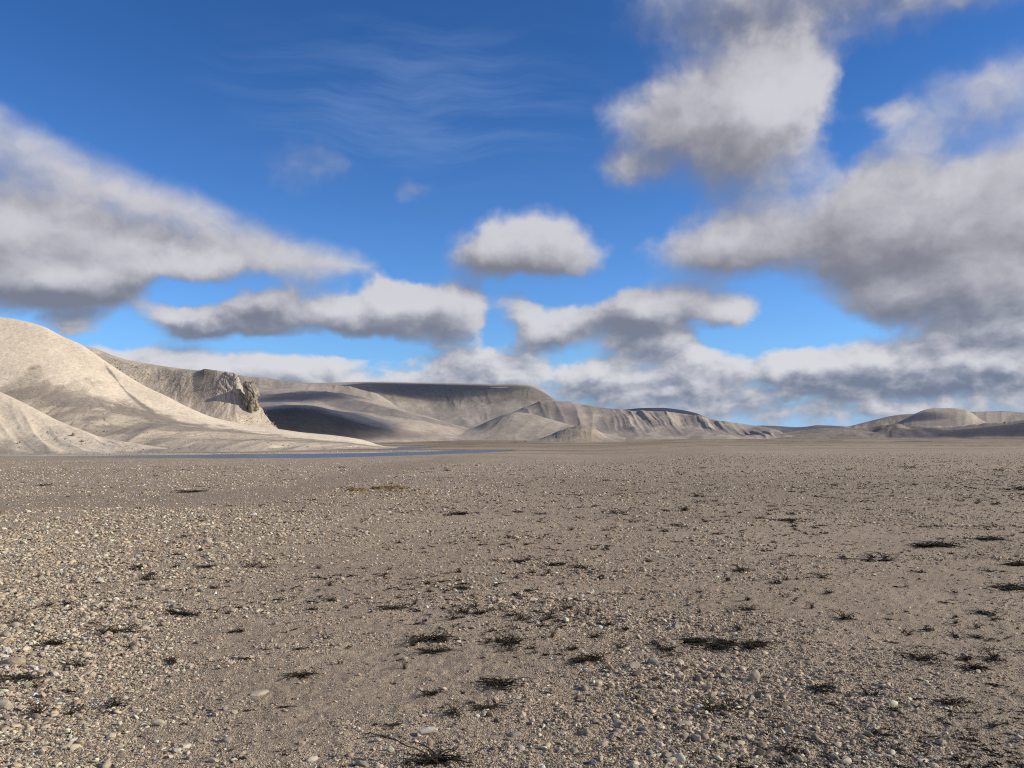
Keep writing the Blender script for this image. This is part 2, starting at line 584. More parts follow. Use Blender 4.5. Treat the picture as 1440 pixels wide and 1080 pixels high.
# sheet: fine in front of the camera, coarse behind; reaches the horizon all round
az_f = np.linspace(-41, 41, 860)
az_b = np.linspace(41, 319, 96)[1:-1]
azs = np.radians(np.concatenate((az_f, az_b)))
inv = np.linspace(1 / 2.6, 1 / 95, 500)
rr = np.concatenate(([.35, 1., 1.8], 1 / inv, np.geomspace(97, 420, 170), np.geomspace(430, 30000, 70)))
AZg, RRg = np.meshgrid(azs, rr)
X, Y = np.sin(AZg) * RRg, np.cos(AZg) * RRg
Z = zg(X, Y)
Z = Z - S(1500, 9000, RRg) * 6 - np.maximum(RRg - 9000, 0) * .0012
me = mesh_grid('ground', X, Y, Z, wrap=True)
PX, PY = pixel(X, Y, Z)
front = Y > 1
stv = np.where(front, stony(PX, PY, X, Y), .45)
wet = np.where(front, wet_mask(PX, PY), 0)
dch, dyc, pxc = river_d(X, Y)
n1 = fbm(X / 14, Y / 14, 4, 3)
n2 = fbm(X / 2.2, Y / 2.2, 4, 4)
SILT = np.array((.328, .258, .179))
GRIT = np.array((.430, .342, .242))
MUD = np.array((.288, .225, .156))
PALE = np.array((.50, .455, .385))
BROWN = np.array((.25, .19, .12))


def lerp(a, b, t):
    return a + (b - a) * t[..., None]


C = lerp(np.broadcast_to(SILT, X.shape + (3,)), GRIT, np.clip(stv * .8 + (n2 - .5) * .9, 0, 1))
C = C * (1 + (n1 - .5) * .28)[..., None]
C = lerp(C, MUD, wet * .6)
# pale pebble banks on both sides of the water, brown tundra on the plain beyond it
bank = S(24, 8, dyc - np.interp(pxc, RV[:, 0], RV[:, 2]) * 1.3) * S(700, 520, pxc) * (front & (dyc > 0)) * np.clip(.5 + 1.2 * (n2 - .3), 0, 1)
C = lerp(C, PALE, bank * .9)
tun = S(235, 330, Y + 0 * X) * np.clip(.35 + 2.2 * (fbm(X / 70, Y / 16, 5, 12, .6) - .38), 0, 1)
C = lerp(C, BROWN, tun * .85)
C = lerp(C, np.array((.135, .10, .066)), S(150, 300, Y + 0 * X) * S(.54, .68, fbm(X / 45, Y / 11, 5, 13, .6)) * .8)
mossy = np.exp(-((PX - 520) / 62) ** 4 - ((PY - 688.5) / 4.0) ** 2) * front * np.clip(2.4 * (fbm(X / .8, Y / .8, 3, 18) - .25), 0, 1)
C = lerp(C, np.array((.16, .115, .045)), mossy)
put_attr(me, 'albedo', C.reshape(-1, 3), 'FLOAT_COLOR')
put_attr(me, 'stony', np.clip(stv, 0, 1).ravel())
link('ground', me, gm, 'structure')

# river: a level sheet inside its banks
wm = bpy.data.materials.new('river_water')
wm.use_nodes = True
nt = wm.node_tree
nt.nodes.clear()
wd, wg, wx_, wo_ = (nt.nodes.new(k) for k in ('ShaderNodeBsdfDiffuse', 'ShaderNodeBsdfGlossy', 'ShaderNodeMixShader', 'ShaderNodeOutputMaterial'))
wd.inputs['Color'].default_value = (.058, .068, .088, 1)
wg.inputs['Roughness'].default_value = .18
wn = noise(nt, vmath(nt, 'MULTIPLY', position(nt), (1, .55, 1)), 1.6, 4, .6)
wbm = nt.nodes.new('ShaderNodeBump')
wbm.inputs['Strength'].default_value = 1.0
wbm.inputs['Distance'].default_value = .25
put(nt, wn, wbm.inputs['Height'])
nt.links.new(wbm.outputs[0], wg.inputs['Normal'])
wx_.inputs[0].default_value = .58                           # a wind-rippled surface mirrors about a third of the sky at this low angle
nt.links.new(wd.outputs[0], wx_.inputs[1])
nt.links.new(wg.outputs[0], wx_.inputs[2])
nt.links.new(wx_.outputs[0], wo_.inputs[0])
pxs = np.linspace(-300, 735, 120)
tt = np.linspace(-1.75, 1.75, 9)
PXw, TT = np.meshgrid(pxs, tt)
yc = np.interp(PXw, RV[:, 0], RV_Y) + TT * np.interp(PXw, RV[:, 0], RV[:, 2])
me = mesh_grid('river', (PXw - 720) / F_PX * yc, yc, np.full_like(yc, WATER_Z))
link('river', me, wm, 'structure')
aa, rq = np.meshgrid(np.linspace(0, 2 * math.pi, 49), np.linspace(.05, 1.75, 6))
me = mesh_grid('pool', -43 + 6.5 * rq * np.cos(aa), 330 + 22 * rq * np.sin(aa), np.full_like(aa, WATER_Z + .004))
link('pool', me, wm, 'structure')


# ------------------------------------------------------------------ hills
def curve(pts, u):
    """smooth monotone curve through (u, value) points"""
    p = np.array(pts, float)
    x, y = p[:, 0], p[:, 1]
    h = np.diff(x)
    d = np.diff(y) / h
    m = np.zeros_like(y)
    m[0], m[-1] = d[0], d[-1]
    for i in range(1, len(y) - 1):
        if d[i - 1] * d[i] > 0:
            a, b = 2 * h[i] + h[i - 1], h[i] + 2 * h[i - 1]
            m[i] = (a + b) / (a / d[i - 1] + b / d[i])
    u = np.asarray(u, float)
    k = np.clip(np.searchsorted(x, u) - 1, 0, len(x) - 2)
    t = np.clip((u - x[k]) / h[k], 0, 1)
    return ((1 + 2 * t) * (1 - t) ** 2 * y[k] + t * (1 - t) ** 2 * h[k] * m[k] + t * t * (3 - 2 * t) * y[k + 1] + t * t * (t - 1) * h[k] * m[k + 1])


SURF = []


def loft(name, u0, u1, du, guides, nseg, mat, relief=None, paint=None, label=None):
    """terrain through guide lines running across the slope, front to back.
    a guide is (kind, [(column, row or height, distance)...]): 'p' gives the line's row in the photograph, 'z' its height in metres"""
    u = np.arange(u0, u1 + du * .5, du)
    L = []
    for kind, pts in guides:
        d = curve([(a, c) for a, b, c in pts], u)
        b = curve([(a, b) for a, b, c in pts], u)
        rx, rz0 = ray(u, np.full_like(u, 600.0))
        z = CAM_Z + d * ray(u, b)[1] if kind == 'p' else b
        L.append(np.stack((d * rx, d, z), -1))
    L = np.array(L)
    rows, V = [], []
    K = len(L)
    for k in range(K - 1):
        p1, p2 = L[k], L[k + 1]
        p0 = L[k - 1] if k > 0 else 2 * p1 - p2
        p3 = L[k + 2] if k + 2 < K else 2 * p2 - p1
        c01 = np.linalg.norm(p1 - p0, axis=-1, keepdims=True) + 1e-6
        c12 = np.linalg.norm(p2 - p1, axis=-1, keepdims=True) + 1e-6
        c23 = np.linalg.norm(p3 - p2, axis=-1, keepdims=True) + 1e-6
        m1 = ((p1 - p0) / c01 * c12 + (p2 - p1)) / 2
        m2 = ((p3 - p2) / c23 * c12 + (p2 - p1)) / 2
        m1 = np.where(np.abs(m1) > 2 * np.abs(p2 - p1), 2 * np.abs(p2 - p1) * np.sign(m1), m1)
        m2 = np.where(np.abs(m2) > 2 * np.abs(p2 - p1), 2 * np.abs(p2 - p1) * np.sign(m2), m2)
        n = nseg[k]
        for t in np.arange(n + (k == K - 2)) / n:
            rows.append((1 + 2 * t) * (1 - t) ** 2 * p1 + t * (1 - t) ** 2 * m1 + t * t * (3 - 2 * t) * p2 + t * t * (t - 1) * m2)
            V.append(k + t)
    G = np.array(rows)
    U, VV = np.meshgrid(u, np.array(V))
    if relief is not None:
        h = relief(U, VV, G)
        gu = np.gradient(G, axis=1)
        gv = np.gradient(G, axis=0)
        nn = np.cross(gu, gv)
        nn /= np.linalg.norm(nn, axis=-1, keepdims=True) + 1e-9
        nn = np.where(nn[..., 2:3] < 0, -nn, nn)
        G = G + nn * h[..., None]
    SURF.append((name, U, VV, G))
    me = mesh_grid(name, G[..., 0], G[..., 1], G[..., 2])
    if paint is not None:
        put_attr(me, 'albedo', paint(U, VV, G).reshape(-1, 3), 'FLOAT_COLOR')
    o = link(name, me, mat, 'structure')
    if label:
        o['label'] = label
    return o


def hill_material(name, grain, bump_d, bump_s=.6):
    m, nt, b = new_mat(name, .95)
    pos = position(nt)
    col = attr(nt, 'albedo', 'Color')
    a = noise(nt, pos, grain, 8, .65)
    c = noise(nt, pos, grain * .13, 5, .6)
    sv = nt.nodes.new('ShaderNodeSeparateColor')
    put(nt, voronoi(nt, pos, grain * 3.2, 'F1', 'Color'), sv.inputs[0])
    w = N(nt, sv.outputs[0])
    v = (a - .5) * .55 + (c - .5) * .30 + (w - .5) * .22 - sstep(nt, w, .90, .97) * .22 + 1.0
    put(nt, vmath(nt, 'SCALE', col, v), b.inputs['Base Color'])
    bump(nt, a, bump_s, bump_d, b)
    return m


m_near = hill_material('near_hill_sand', .55, .45, .5)
m_cliff = hill_material('cliff_rock', .9, .9, .7)
m_far = hill_material('far_hill_sand', .10, 1.2, .5)

SAND = np.array((.58, .492, .372))
SANDL = np.array((.66, .562, .430))
TALUS = np.array((.35, .30, .242))
GREY = np.array((.30, .265, .222))
DARK = np.array((.20, .172, .142))
FSAND = np.array((.41, .352, .285))
FGREY = np.array((.29, .25, .208))
ZL = -4.5


# --- lower spur at the left edge
def r_spur(U, V, G):
    f = S(0, 1, V) * S(3.2, 2.2, V)
    g = fbm(U / 60 + V * .5, V * .35, 3, 201, .35, ridged=True)
    return f * ((g - .6) * 1.5 + (fbm(G[..., 0] / 4, G[..., 1] / 4, 4, 205) - .5) * .35)


def p_spur(U, V, G):
    n = fbm(U / 45 + V * .6, V * 1.3, 5, 211)
    low = S(1.9, 1.2, V + (n - .5) * 1.5) * S(140, 0, U + 40 * (n - .5))
    low = np.maximum(low, S(1.3, .9, V + (n - .5) * .6))
    C = lerp(np.broadcast_to(SANDL * .95, U.shape + (3,)), TALUS * .85, low * .85)
    return lerp(C, SAND, S(.45, .6, n) * .6)


loft('hill', -420, 236, 1.0, [
    ('z', [(-420, ZL, 196), (0, ZL, 208), (120, ZL, 212), (240, ZL, 217)]),
    ('p', [(-420, 634, 199), (0, 634, 214), (120, 634.5, 217), (240, 634, 222)]),
    ('p', [(-420, 545, 214), (-150, 575, 220), (0, 599, 226), (60, 613, 226), (120, 622, 224), (190, 629, 224), (240, 632.5, 226)]),
    ('p', [(-420, 470, 244), (-150, 510, 244), (-60, 531, 243), (0, 552, 242), (33, 567, 240), (83, 592, 238), (119, 606, 235), (147, 616, 233), (194, 625, 231), (240, 632, 230)]),
    ('z', [(-420, 5, 300), (-150, 2, 286), (0, 0, 276), (120, ZL, 256), (240, ZL, 246)]),
], [4, 34, 40, 14], m_near, r_spur, p_spur)


# --- the big pale dome with its apron of talus
def r_dome(U, V, G):
    low = S(.6, 1.2, V) * S(2.5, 1.7, V)
    g = fbm((U - 60 * V) / 60, V * .35, 3, 221, .35, ridged=True)
    fine = (fbm(G[..., 0] / 5, G[..., 1] / 5, 5, 225) - .5)
    gul = fbm((U - 90 * V) / 40, V * .5, 2, 231, .4, ridged=True)
    edge = S(2.25, 1.9, np.abs(V - 2.1) + 1.6)
    return S(.1, 1, V) * S(4, 3.2, V) * ((g - .6) * 1.7 * low + fine * .32) - np.clip(gul - .84, 0, 1) * 4.0 * low


def p_dome(U, V, G):
    n = fbm((U - 60 * V) / 30, V * 2.4, 6, 241, .62)
    st = fbm((U - 150 * V) / 70 + V, V * 4.0 - U / 60, 5, 245, .6)
    Vt = V - .35 * S(120, 230, U) + .25 * S(60, 0, U)
    C = np.broadcast_to(SANDL, U.shape + (3,)) * (1 + (n - .5)[..., None] * .08)
    low = S(2.52, 2.2, Vt + (n - .5) * 1.3)                          # debris below the bare dome
    C = lerp(C, lerp(np.broadcast_to(SAND * .80, U.shape + (3,)), TALUS * .8, S(.42, .60, st)), low)
    band = S(2.62, 2.40, Vt + (n - .5) * 1.5) * S(1.95, 2.15, Vt + (n - .5) * .5) * S(330, 240, U)
    C = lerp(C, TALUS * .98, band * S(.36, .60, fbm((U + 45 * V) / 8, V * 4.5, 5, 247, .65)) * .4)
    # thin dark rills running down and to the right
    rl = np.abs(fbm((U - 230 * V) / 75, V * 5.5, 3, 248) - .5)
    C = lerp(C, TALUS * .62, S(.022, .006, rl) * low * .7)
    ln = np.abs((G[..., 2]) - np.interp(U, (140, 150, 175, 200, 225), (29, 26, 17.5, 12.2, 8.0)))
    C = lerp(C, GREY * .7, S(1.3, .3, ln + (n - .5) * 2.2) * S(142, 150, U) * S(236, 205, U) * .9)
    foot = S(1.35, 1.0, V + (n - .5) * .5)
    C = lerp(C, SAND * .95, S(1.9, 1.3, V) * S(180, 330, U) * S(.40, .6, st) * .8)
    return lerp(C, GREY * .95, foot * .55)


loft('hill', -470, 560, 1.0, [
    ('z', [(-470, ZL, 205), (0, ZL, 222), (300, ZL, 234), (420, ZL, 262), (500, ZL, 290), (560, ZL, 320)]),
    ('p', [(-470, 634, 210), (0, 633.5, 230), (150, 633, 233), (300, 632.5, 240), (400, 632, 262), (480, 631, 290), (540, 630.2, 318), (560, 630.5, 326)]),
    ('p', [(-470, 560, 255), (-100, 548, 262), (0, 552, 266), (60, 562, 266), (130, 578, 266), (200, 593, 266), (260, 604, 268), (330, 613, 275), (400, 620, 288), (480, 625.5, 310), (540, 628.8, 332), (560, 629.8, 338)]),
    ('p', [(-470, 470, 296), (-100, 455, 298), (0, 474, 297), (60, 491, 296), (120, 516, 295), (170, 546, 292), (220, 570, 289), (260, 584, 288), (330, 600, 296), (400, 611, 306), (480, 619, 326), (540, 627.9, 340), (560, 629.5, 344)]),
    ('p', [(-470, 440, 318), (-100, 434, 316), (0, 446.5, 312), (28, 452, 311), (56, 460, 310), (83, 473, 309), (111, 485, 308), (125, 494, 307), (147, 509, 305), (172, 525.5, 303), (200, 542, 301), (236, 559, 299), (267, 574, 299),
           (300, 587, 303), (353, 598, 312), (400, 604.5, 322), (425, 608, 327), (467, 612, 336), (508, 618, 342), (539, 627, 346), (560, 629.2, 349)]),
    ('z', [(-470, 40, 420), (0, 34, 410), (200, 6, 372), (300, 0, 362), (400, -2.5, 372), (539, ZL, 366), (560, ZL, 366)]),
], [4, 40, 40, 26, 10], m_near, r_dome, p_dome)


# --- second ridge with the crumbling cliff at its end
def r_cliff(U, V, G):
    f = S(.3, 1.2, V) * S(4.2, 3.0, V)
    gul = fbm((U - 14 * V + 30 * (fbm(U / 50, V, 2, 250) - .5)) / 34, V * .5, 4, 251, .45, ridged=True)
    strata = (np.abs(((G[..., 2] + .45 * G[..., 0]) / 3.1 + 2.6 * fbm(G[..., 0] / 9, G[..., 2] / 7, 3, 256)) % 1 - .5) - .25) * fbm(G[..., 0] / 6, G[..., 2] / 6, 2, 254) * 1.2
    rock = S(296, 316, U) * S(1.85, 2.4, V + .6 * (fbm(U / 14, V * 3, 3, 252) - .5))
    q = fbm(G[..., 0] / 2.2, G[..., 2] / 3.6, 6, 255, .62)
    st = np.abs(fbm(G[..., 0] / 3.0 + .15 * G[..., 2], G[..., 2] / 11 + 7, 4, 257) - .5) * 2
    return f * ((gul - .62) * 1.5 * S(400, 330, U) * (1 - rock * .6) * S(3.05, 2.5, V) + (fbm(G[..., 0] / 4, G[..., 2] / 4, 4, 259) - .5) * .5 + rock * (strata * 1.1 + (q - .5) * 1.2 - S(.10, 0, st) * .45))


def p_cliff(U, V, G):
    n = fbm((U - 9 * V) / 22, V * 1.3, 5, 261, .6)
    C = lerp(np.broadcast_to(SAND * .95, U.shape + (3,)), TALUS * 1.15, S(.40, .62, n))
    rock = S(296, 316, U) * S(1.8, 2.4, V + .5 * (n - .5))
    C = lerp(C, np.array((.41, .365, .295)), rock * .7)
    cap = np.exp(-((U - 286) / 13) ** 2) * S(2.5, 2.8, V)
    C = lerp(C, np.array((.20, .165, .12)), cap * .8)
    return C


loft('cliff', 60, 404, .5, [
    ('z', [(60, ZL, 330), (260, ZL, 318), (330, ZL, 322), (404, ZL, 346)]),
    ('p', [(60, 570, 345), (125, 566, 345), (200, 585, 340), (260, 604, 336), (300, 610, 338), (353, 613, 344), (392, 611, 352), (404, 614, 356)]),
    ('p', [(60, 520, 385), (125, 515, 385), (167, 532, 380), (222, 552, 373), (275, 562, 366), (300, 562, 364), (330, 570, 362), (350, 582, 362), (371, 592, 364), (392, 606, 364), (404, 613, 366)]),
    ('p', [(60, 488, 414), (100, 487, 412), (125, 491.5, 410), (144, 499, 408), (167, 506, 404), (194, 511, 401), (222, 516, 398), (250, 519, 394), (275, 522, 388), (281, 520.5, 386), (286, 518.8, 385), (300, 520.5, 382), (314, 522.5, 379), (328, 524, 376),
           (333, 530, 374), (340, 545, 373), (352, 560, 372), (362, 570, 371), (371, 581, 371), (380, 592, 371), (392, 603.5, 370), (404, 612, 370)]),
    ('p', [(60, 492, 470), (125, 496, 466), (167, 510, 460), (222, 519.5, 450), (275, 526, 436), (328, 530, 415), (340, 550, 402), (371, 584, 392), (392, 606, 386), (404, 613, 384)]),
    ('z', [(60, 20, 560), (275, 12, 520), (328, 2, 460), (404, ZL, 402)]),
], [3, 30, 44, 10, 4], m_cliff, r_cliff, p_cliff)

# the crag standing at the ridge's end
bm = bmesh.new()
bmesh.ops.create_icosphere(bm, subdivisions=6, radius=1)
co = np.array([v.co[:] for v in bm.verts])
nrm = co / np.linalg.norm(co, axis=1, keepdims=True)
sc = np.array((3.1, 4.2, 7.0))
base = nrm * (np.abs(nrm) ** 2.6).sum(1, keepdims=True) ** (-1 / 2.6) * sc
qx, qy = base[:, 0] + base[:, 1] * .7, base[:, 2] + base[:, 1] * .35
disp = (fbm(qx / 2.4, qy / 3.4, 6, 301, .62) - .5) * 3.0 - S(.14, 0, np.abs(fbm(qx / 2.4 + 9 + qy * .1, qy / 9, 4, 305) - .5) * 2) * 1.2
disp = disp + .55 * (np.abs(((base[:, 2] + base[:, 0] * .25) / 1.35 + fbm(qx / 4, qy / 4, 2, 311)) % 1 - .5) - .25) + .8 * (np.abs(fbm(qx / 1.5 + 3, base[:, 2] / 7, 3, 312) - .5) - .12)
base += nrm * disp[:, None]
base[:, 0] += np.clip(base[:, 2] - 2, 0, 20) * -.16
for v, c in zip(bm.verts, base):
    v.co = c
me = bpy.data.meshes.new('crag')
bm.to_mesh(me)
bm.free()
me.shade_smooth()
cc = lerp(np.broadcast_to(np.array((.37, .33, .265)), base.shape), np.array((.21, .185, .145)), S(.5, .68, fbm(qx / 3, qy / 3, 4, 309)))
put_attr(me, 'albedo', cc, 'FLOAT_COLOR')
crag = link('crag', me, m_cliff, 'structure')
d_ = 366.0
rx_, rz_ = ray(353.5, 560)
crag.location = (float(rx_) * d_, d_, CAM_Z + float(rz_) * d_ + .4)


# --- slopes of the valley behind the cliff
def r_back(U, V, G):
    f = S(0, 1, V) * S(7, 6, V)
    return f * ((fbm(G[..., 0] / 40, G[..., 1] / 60, 4, 311) - .5) * 4 + (fbm(U / 15, V * .9, 3, 315, .4, ridged=True) - .6) * 1.3 * S(4.5, 5.3, V) * S(6.05, 5.7, V))


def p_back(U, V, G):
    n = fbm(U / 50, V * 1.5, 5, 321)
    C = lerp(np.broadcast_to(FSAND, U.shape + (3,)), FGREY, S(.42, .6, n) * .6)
    valley_shade = S(.7, 1.2, V) * S(2.2, 1.9, V + (n - .5) * .3)  # cloud shade painted into the lower slope, over darker ground
    C = lerp(C, np.array((.085, .07, .056)), valley_shade * .85 * S(660, 480, U))
    band_shade = S(2.95, 3.15, V) * S(4.05, 3.9, V) * S(690, 600, U)  # cloud-shadow band painted grey across the upper slope
    return lerp(C, np.array((.20, .182, .17)), band_shade * .7)


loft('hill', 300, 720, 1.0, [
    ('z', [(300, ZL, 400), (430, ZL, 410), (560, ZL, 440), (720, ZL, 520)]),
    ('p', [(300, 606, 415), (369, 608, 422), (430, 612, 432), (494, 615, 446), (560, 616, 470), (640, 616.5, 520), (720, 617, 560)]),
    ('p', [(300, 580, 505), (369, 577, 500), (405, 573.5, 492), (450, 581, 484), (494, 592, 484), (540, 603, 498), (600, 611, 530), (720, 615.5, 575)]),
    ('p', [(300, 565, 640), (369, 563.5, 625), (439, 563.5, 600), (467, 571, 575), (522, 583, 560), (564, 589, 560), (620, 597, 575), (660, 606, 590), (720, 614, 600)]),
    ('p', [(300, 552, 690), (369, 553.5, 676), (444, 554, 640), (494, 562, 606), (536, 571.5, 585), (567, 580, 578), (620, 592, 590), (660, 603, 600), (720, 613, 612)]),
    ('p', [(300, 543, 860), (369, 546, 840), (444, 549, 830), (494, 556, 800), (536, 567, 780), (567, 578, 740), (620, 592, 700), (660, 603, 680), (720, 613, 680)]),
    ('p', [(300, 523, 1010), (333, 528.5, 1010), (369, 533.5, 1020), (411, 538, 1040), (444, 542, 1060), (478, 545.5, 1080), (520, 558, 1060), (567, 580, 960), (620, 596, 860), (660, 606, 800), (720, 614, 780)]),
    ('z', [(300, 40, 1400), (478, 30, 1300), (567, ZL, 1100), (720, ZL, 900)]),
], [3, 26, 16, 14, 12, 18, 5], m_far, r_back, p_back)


# --- the flat-topped mesa
def r_mesa(U, V, G):
    cliff = S(1.6, 2.2, V) * S(3.0, 2.6, V)
    g = fbm((U + 10 * V + 26 * (fbm(U / 30, V * 1.2, 3, 330) - .5)) / 19, V * .8, 5, 331, .55, ridged=True)
    lowg = fbm(U / 30, V * .8, 3, 335, .4, ridged=True)
    return (g - .62) * 3.0 * cliff * S(.36, .62, fbm(U / 45, V * .4, 3, 338)) + (lowg - .6) * 2 * S(.4, 1, V) * S(2.1, 1.6, V) + (fbm(G[..., 0] / 60, G[..., 1] / 60, 4, 337) - .5) * 3 * S(3.05, 2.9, V)


def p_mesa(U, V, G):
    n = fbm(U / 30, V * 1.4, 5, 341, .6)
    C = lerp(np.broadcast_to(FSAND, U.shape + (3,)), FGREY, S(.4, .62, n) * .7)
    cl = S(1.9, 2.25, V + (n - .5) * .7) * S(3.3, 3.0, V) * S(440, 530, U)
    C = lerp(C, np.array((.215, .19, .158)), cl * .85)  # cliff rock, with the mesa's cloud shade mixed into its colour
    snow = S(15, 9, np.abs(U - 702)) * S(.035, .012, np.abs(V - 2.86))
    return lerp(C, np.array((.82, .83, .85)), snow)


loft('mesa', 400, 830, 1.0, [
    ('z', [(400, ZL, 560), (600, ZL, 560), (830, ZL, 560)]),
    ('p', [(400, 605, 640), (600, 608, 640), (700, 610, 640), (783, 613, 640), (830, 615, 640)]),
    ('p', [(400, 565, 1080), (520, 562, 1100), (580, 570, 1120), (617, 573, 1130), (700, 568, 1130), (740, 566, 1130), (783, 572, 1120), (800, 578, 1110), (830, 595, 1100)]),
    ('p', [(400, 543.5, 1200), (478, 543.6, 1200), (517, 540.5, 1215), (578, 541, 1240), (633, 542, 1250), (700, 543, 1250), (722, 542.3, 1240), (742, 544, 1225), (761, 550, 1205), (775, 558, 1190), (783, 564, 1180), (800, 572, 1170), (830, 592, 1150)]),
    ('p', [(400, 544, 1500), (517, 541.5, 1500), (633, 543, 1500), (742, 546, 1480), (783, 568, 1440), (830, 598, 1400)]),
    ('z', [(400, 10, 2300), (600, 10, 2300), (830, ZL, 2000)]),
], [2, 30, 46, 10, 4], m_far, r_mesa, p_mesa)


# --- gullied ridge running right from the mesa
def r_ridge(U, V, G):
    f = S(.2, 1.2, V) * S(3.0, 2.72, V)
    w = U + 20 * (fbm(U / 55, V * .7, 3, 350) - .5)
    some = S(.34, .58, fbm(U / 52, V * .35, 3, 358))
    g = fbm((w + 14 * V) / 34, V * .28, 3, 351, .4, ridged=True)
    g2 = fbm((w + 14 * V) / 12, V * .4, 3, 353, ridged=True)
    return f * (((g - .66) * (4 + 5 * S(830, 900, U)) + (g2 - .6) * 3.0 * S(820, 900, U)) * (.15 + .85 * some) * S(.9, 2.3, V + .9 * (fbm(U / 60, V * .3, 2, 356) - .5)) + (fbm(G[..., 0] / 45, G[..., 1] / 70, 3, 357) - .5) * 6)


def p_ridge(U, V, G):
    n = fbm((U - 13 * V) / 30, V * 1.2, 5, 361, .6)
    C = lerp(np.broadcast_to(FSAND * .98, U.shape + (3,)), np.array((.25, .215, .185)), S(.38, .62, n) * .85)
    return lerp(C, np.array((.28, .24, .185)), S(1.0, .6, V) * .5)


loft('ridge', 640, 1125, .8, [
    ('z', [(640, ZL, 560), (900, ZL, 560), (1125, ZL, 600)]),
    ('p', [(640, 615, 580), (750, 616, 590), (900, 616.5, 600), (1000, 616.5, 610), (1090, 616, 640), (1125, 616.5, 650)]),
    ('p', [(640, 607, 640), (700, 598, 690), (760, 590, 720), (820, 594, 720), (900, 598, 720), (960, 602, 720), (1000, 604, 715), (1050, 608, 700), (1090, 611, 690), (1125, 615.5, 680)]),
    ('p', [(640, 604, 700), (700, 588, 800), (740, 572, 900), (765, 564, 960), (783, 564.5, 960), (800, 566, 955), (817, 569, 945), (844, 573.5, 930), (872, 576, 915), (886, 578, 905), (910, 578.5, 895), (940, 579.5, 880), (960, 582, 870), (994, 587.5, 845), (1011, 592, 830), (1050, 597, 790),
           (1068, 599.5, 760), (1090, 604, 735), (1107, 612.5, 715), (1125, 616, 700)]),
    ('z', [(640, 5, 800), (740, 22, 1080), (783, 26, 1080), (900, 18, 1040), (1000, 10, 980), (1125, ZL, 780)]),
    ('z', [(640, ZL, 900), (783, ZL, 1300), (1000, ZL, 1150), (1125, ZL, 860)]),
], [2, 26, 44, 10, 4], m_far, r_ridge, p_ridge)


# --- pale spur in front of the mesa
def r_fan(U, V, G):
    return S(0, .8, V) * S(3, 2, V) * ((fbm((U - 30 * V) / 40, V * .4, 3, 371, .4, ridged=True) - .62) * 2.0) * S(2.05, 1.6, V)


def p_fan(U, V, G):
    n = fbm((U - 20 * V) / 24, V * 1.2, 5, 375, .6)
    return lerp(np.broadcast_to(FSAND * .96, U.shape + (3,)), FGREY, S(.45, .65, n) * .6)


loft('hill', 640, 880, .8, [
    ('z', [(640, ZL, 500), (760, ZL, 500), (880, ZL, 520)]),
    ('p', [(640, 612, 560), (726, 612, 545), (800, 613, 545), (880, 616, 560)]),
    ('p', [(640, 606, 610), (668, 600, 612), (690, 591, 615), (710, 583, 620), (726, 580, 622), (745, 582, 620), (770, 588.5, 614), (800, 597, 606), (830, 604, 600), (850, 609, 596), (880, 616, 590)]),
    ('z', [(640, -1, 700), (726, 8, 760), (800, 0, 720), (880, ZL, 640)]),
], [3, 30, 14], m_far, r_fan, p_fan)


# --- low brown mound on the plain
def r_mound(U, V, G):
    return S(.3, 1, V) * S(3, 2.3, V) * ((fbm(U / 16, V * .5, 3, 381, .4, ridged=True) - .6) * .6 + (fbm(G[..., 0] / 6, G[..., 1] / 6, 4, 383) - .5) * .6)


def p_mound(U, V, G):
    n = fbm(U / 18, V * 2, 4, 385)
    return lerp(np.broadcast_to(np.array((.335, .282, .212)), U.shape + (3,)), FSAND * .9, S(.55, .72, n))


loft('mound', 740, 880, .6, [
    ('z', [(740, ZL, 430), (815, ZL, 420), (880, ZL, 430)]),
    ('p', [(740, 619.5, 478), (775, 618.5, 462), (815, 618.5, 455), (850, 619, 462), (880, 619.5, 478)]),
    ('p', [(740, 620, 490), (757, 617.5, 488), (775, 611.5, 486), (790, 604, 485), (805, 599.8, 485), (817, 598.3, 485), (830, 600, 485), (843, 606.5, 486), (853, 614, 487), (864, 618.5, 488), (880, 620, 490)]),
    ('z', [(740, ZL, 540), (815, ZL, 540), (880, ZL, 540)]),
], [3, 30, 12], m_far, r_mound, p_mound)


# --- dome far behind the ridge
def p_plain(c1, c2, seed, sc=30):
    def f(U, V, G):
        return lerp(np.broadcast_to(np.array(c1), U.shape + (3,)), np.array(c2), S(.4, .62, fbm(U / sc, V * 1.4, 5, seed, .6)))
    return f


def r_plain(amp, seed, sc=22, top=2.0):
    def f(U, V, G):
        return S(.3, 1, V) * S(top + .05, top - .4, V) * (fbm(U / sc, V * .5, 4, seed, .4, ridged=True) - .62) * amp * .5
    return f


loft('hill', 850, 1060, 1.0, [
    ('z', [(850, ZL, 1000), (1060, ZL, 1000)]),
    ('p', [(850, 590, 1300), (928, 586, 1300), (994, 595, 1300), (1060, 606, 1300)]),
    ('p', [(850, 579, 1480), (883, 575.6, 1500), (900, 574, 1500), (928, 573.4, 1500), (956, 576, 1490), (978, 580.5, 1480), (994, 587, 1470), (1060, 604, 1450)]),
    ('z', [(850, 10, 2300), (928, 20, 2300), (1060, ZL, 2000)]),
], [2, 20, 8], m_far, r_plain(5, 391), p_plain(FGREY * .8, FSAND * .9, 393))

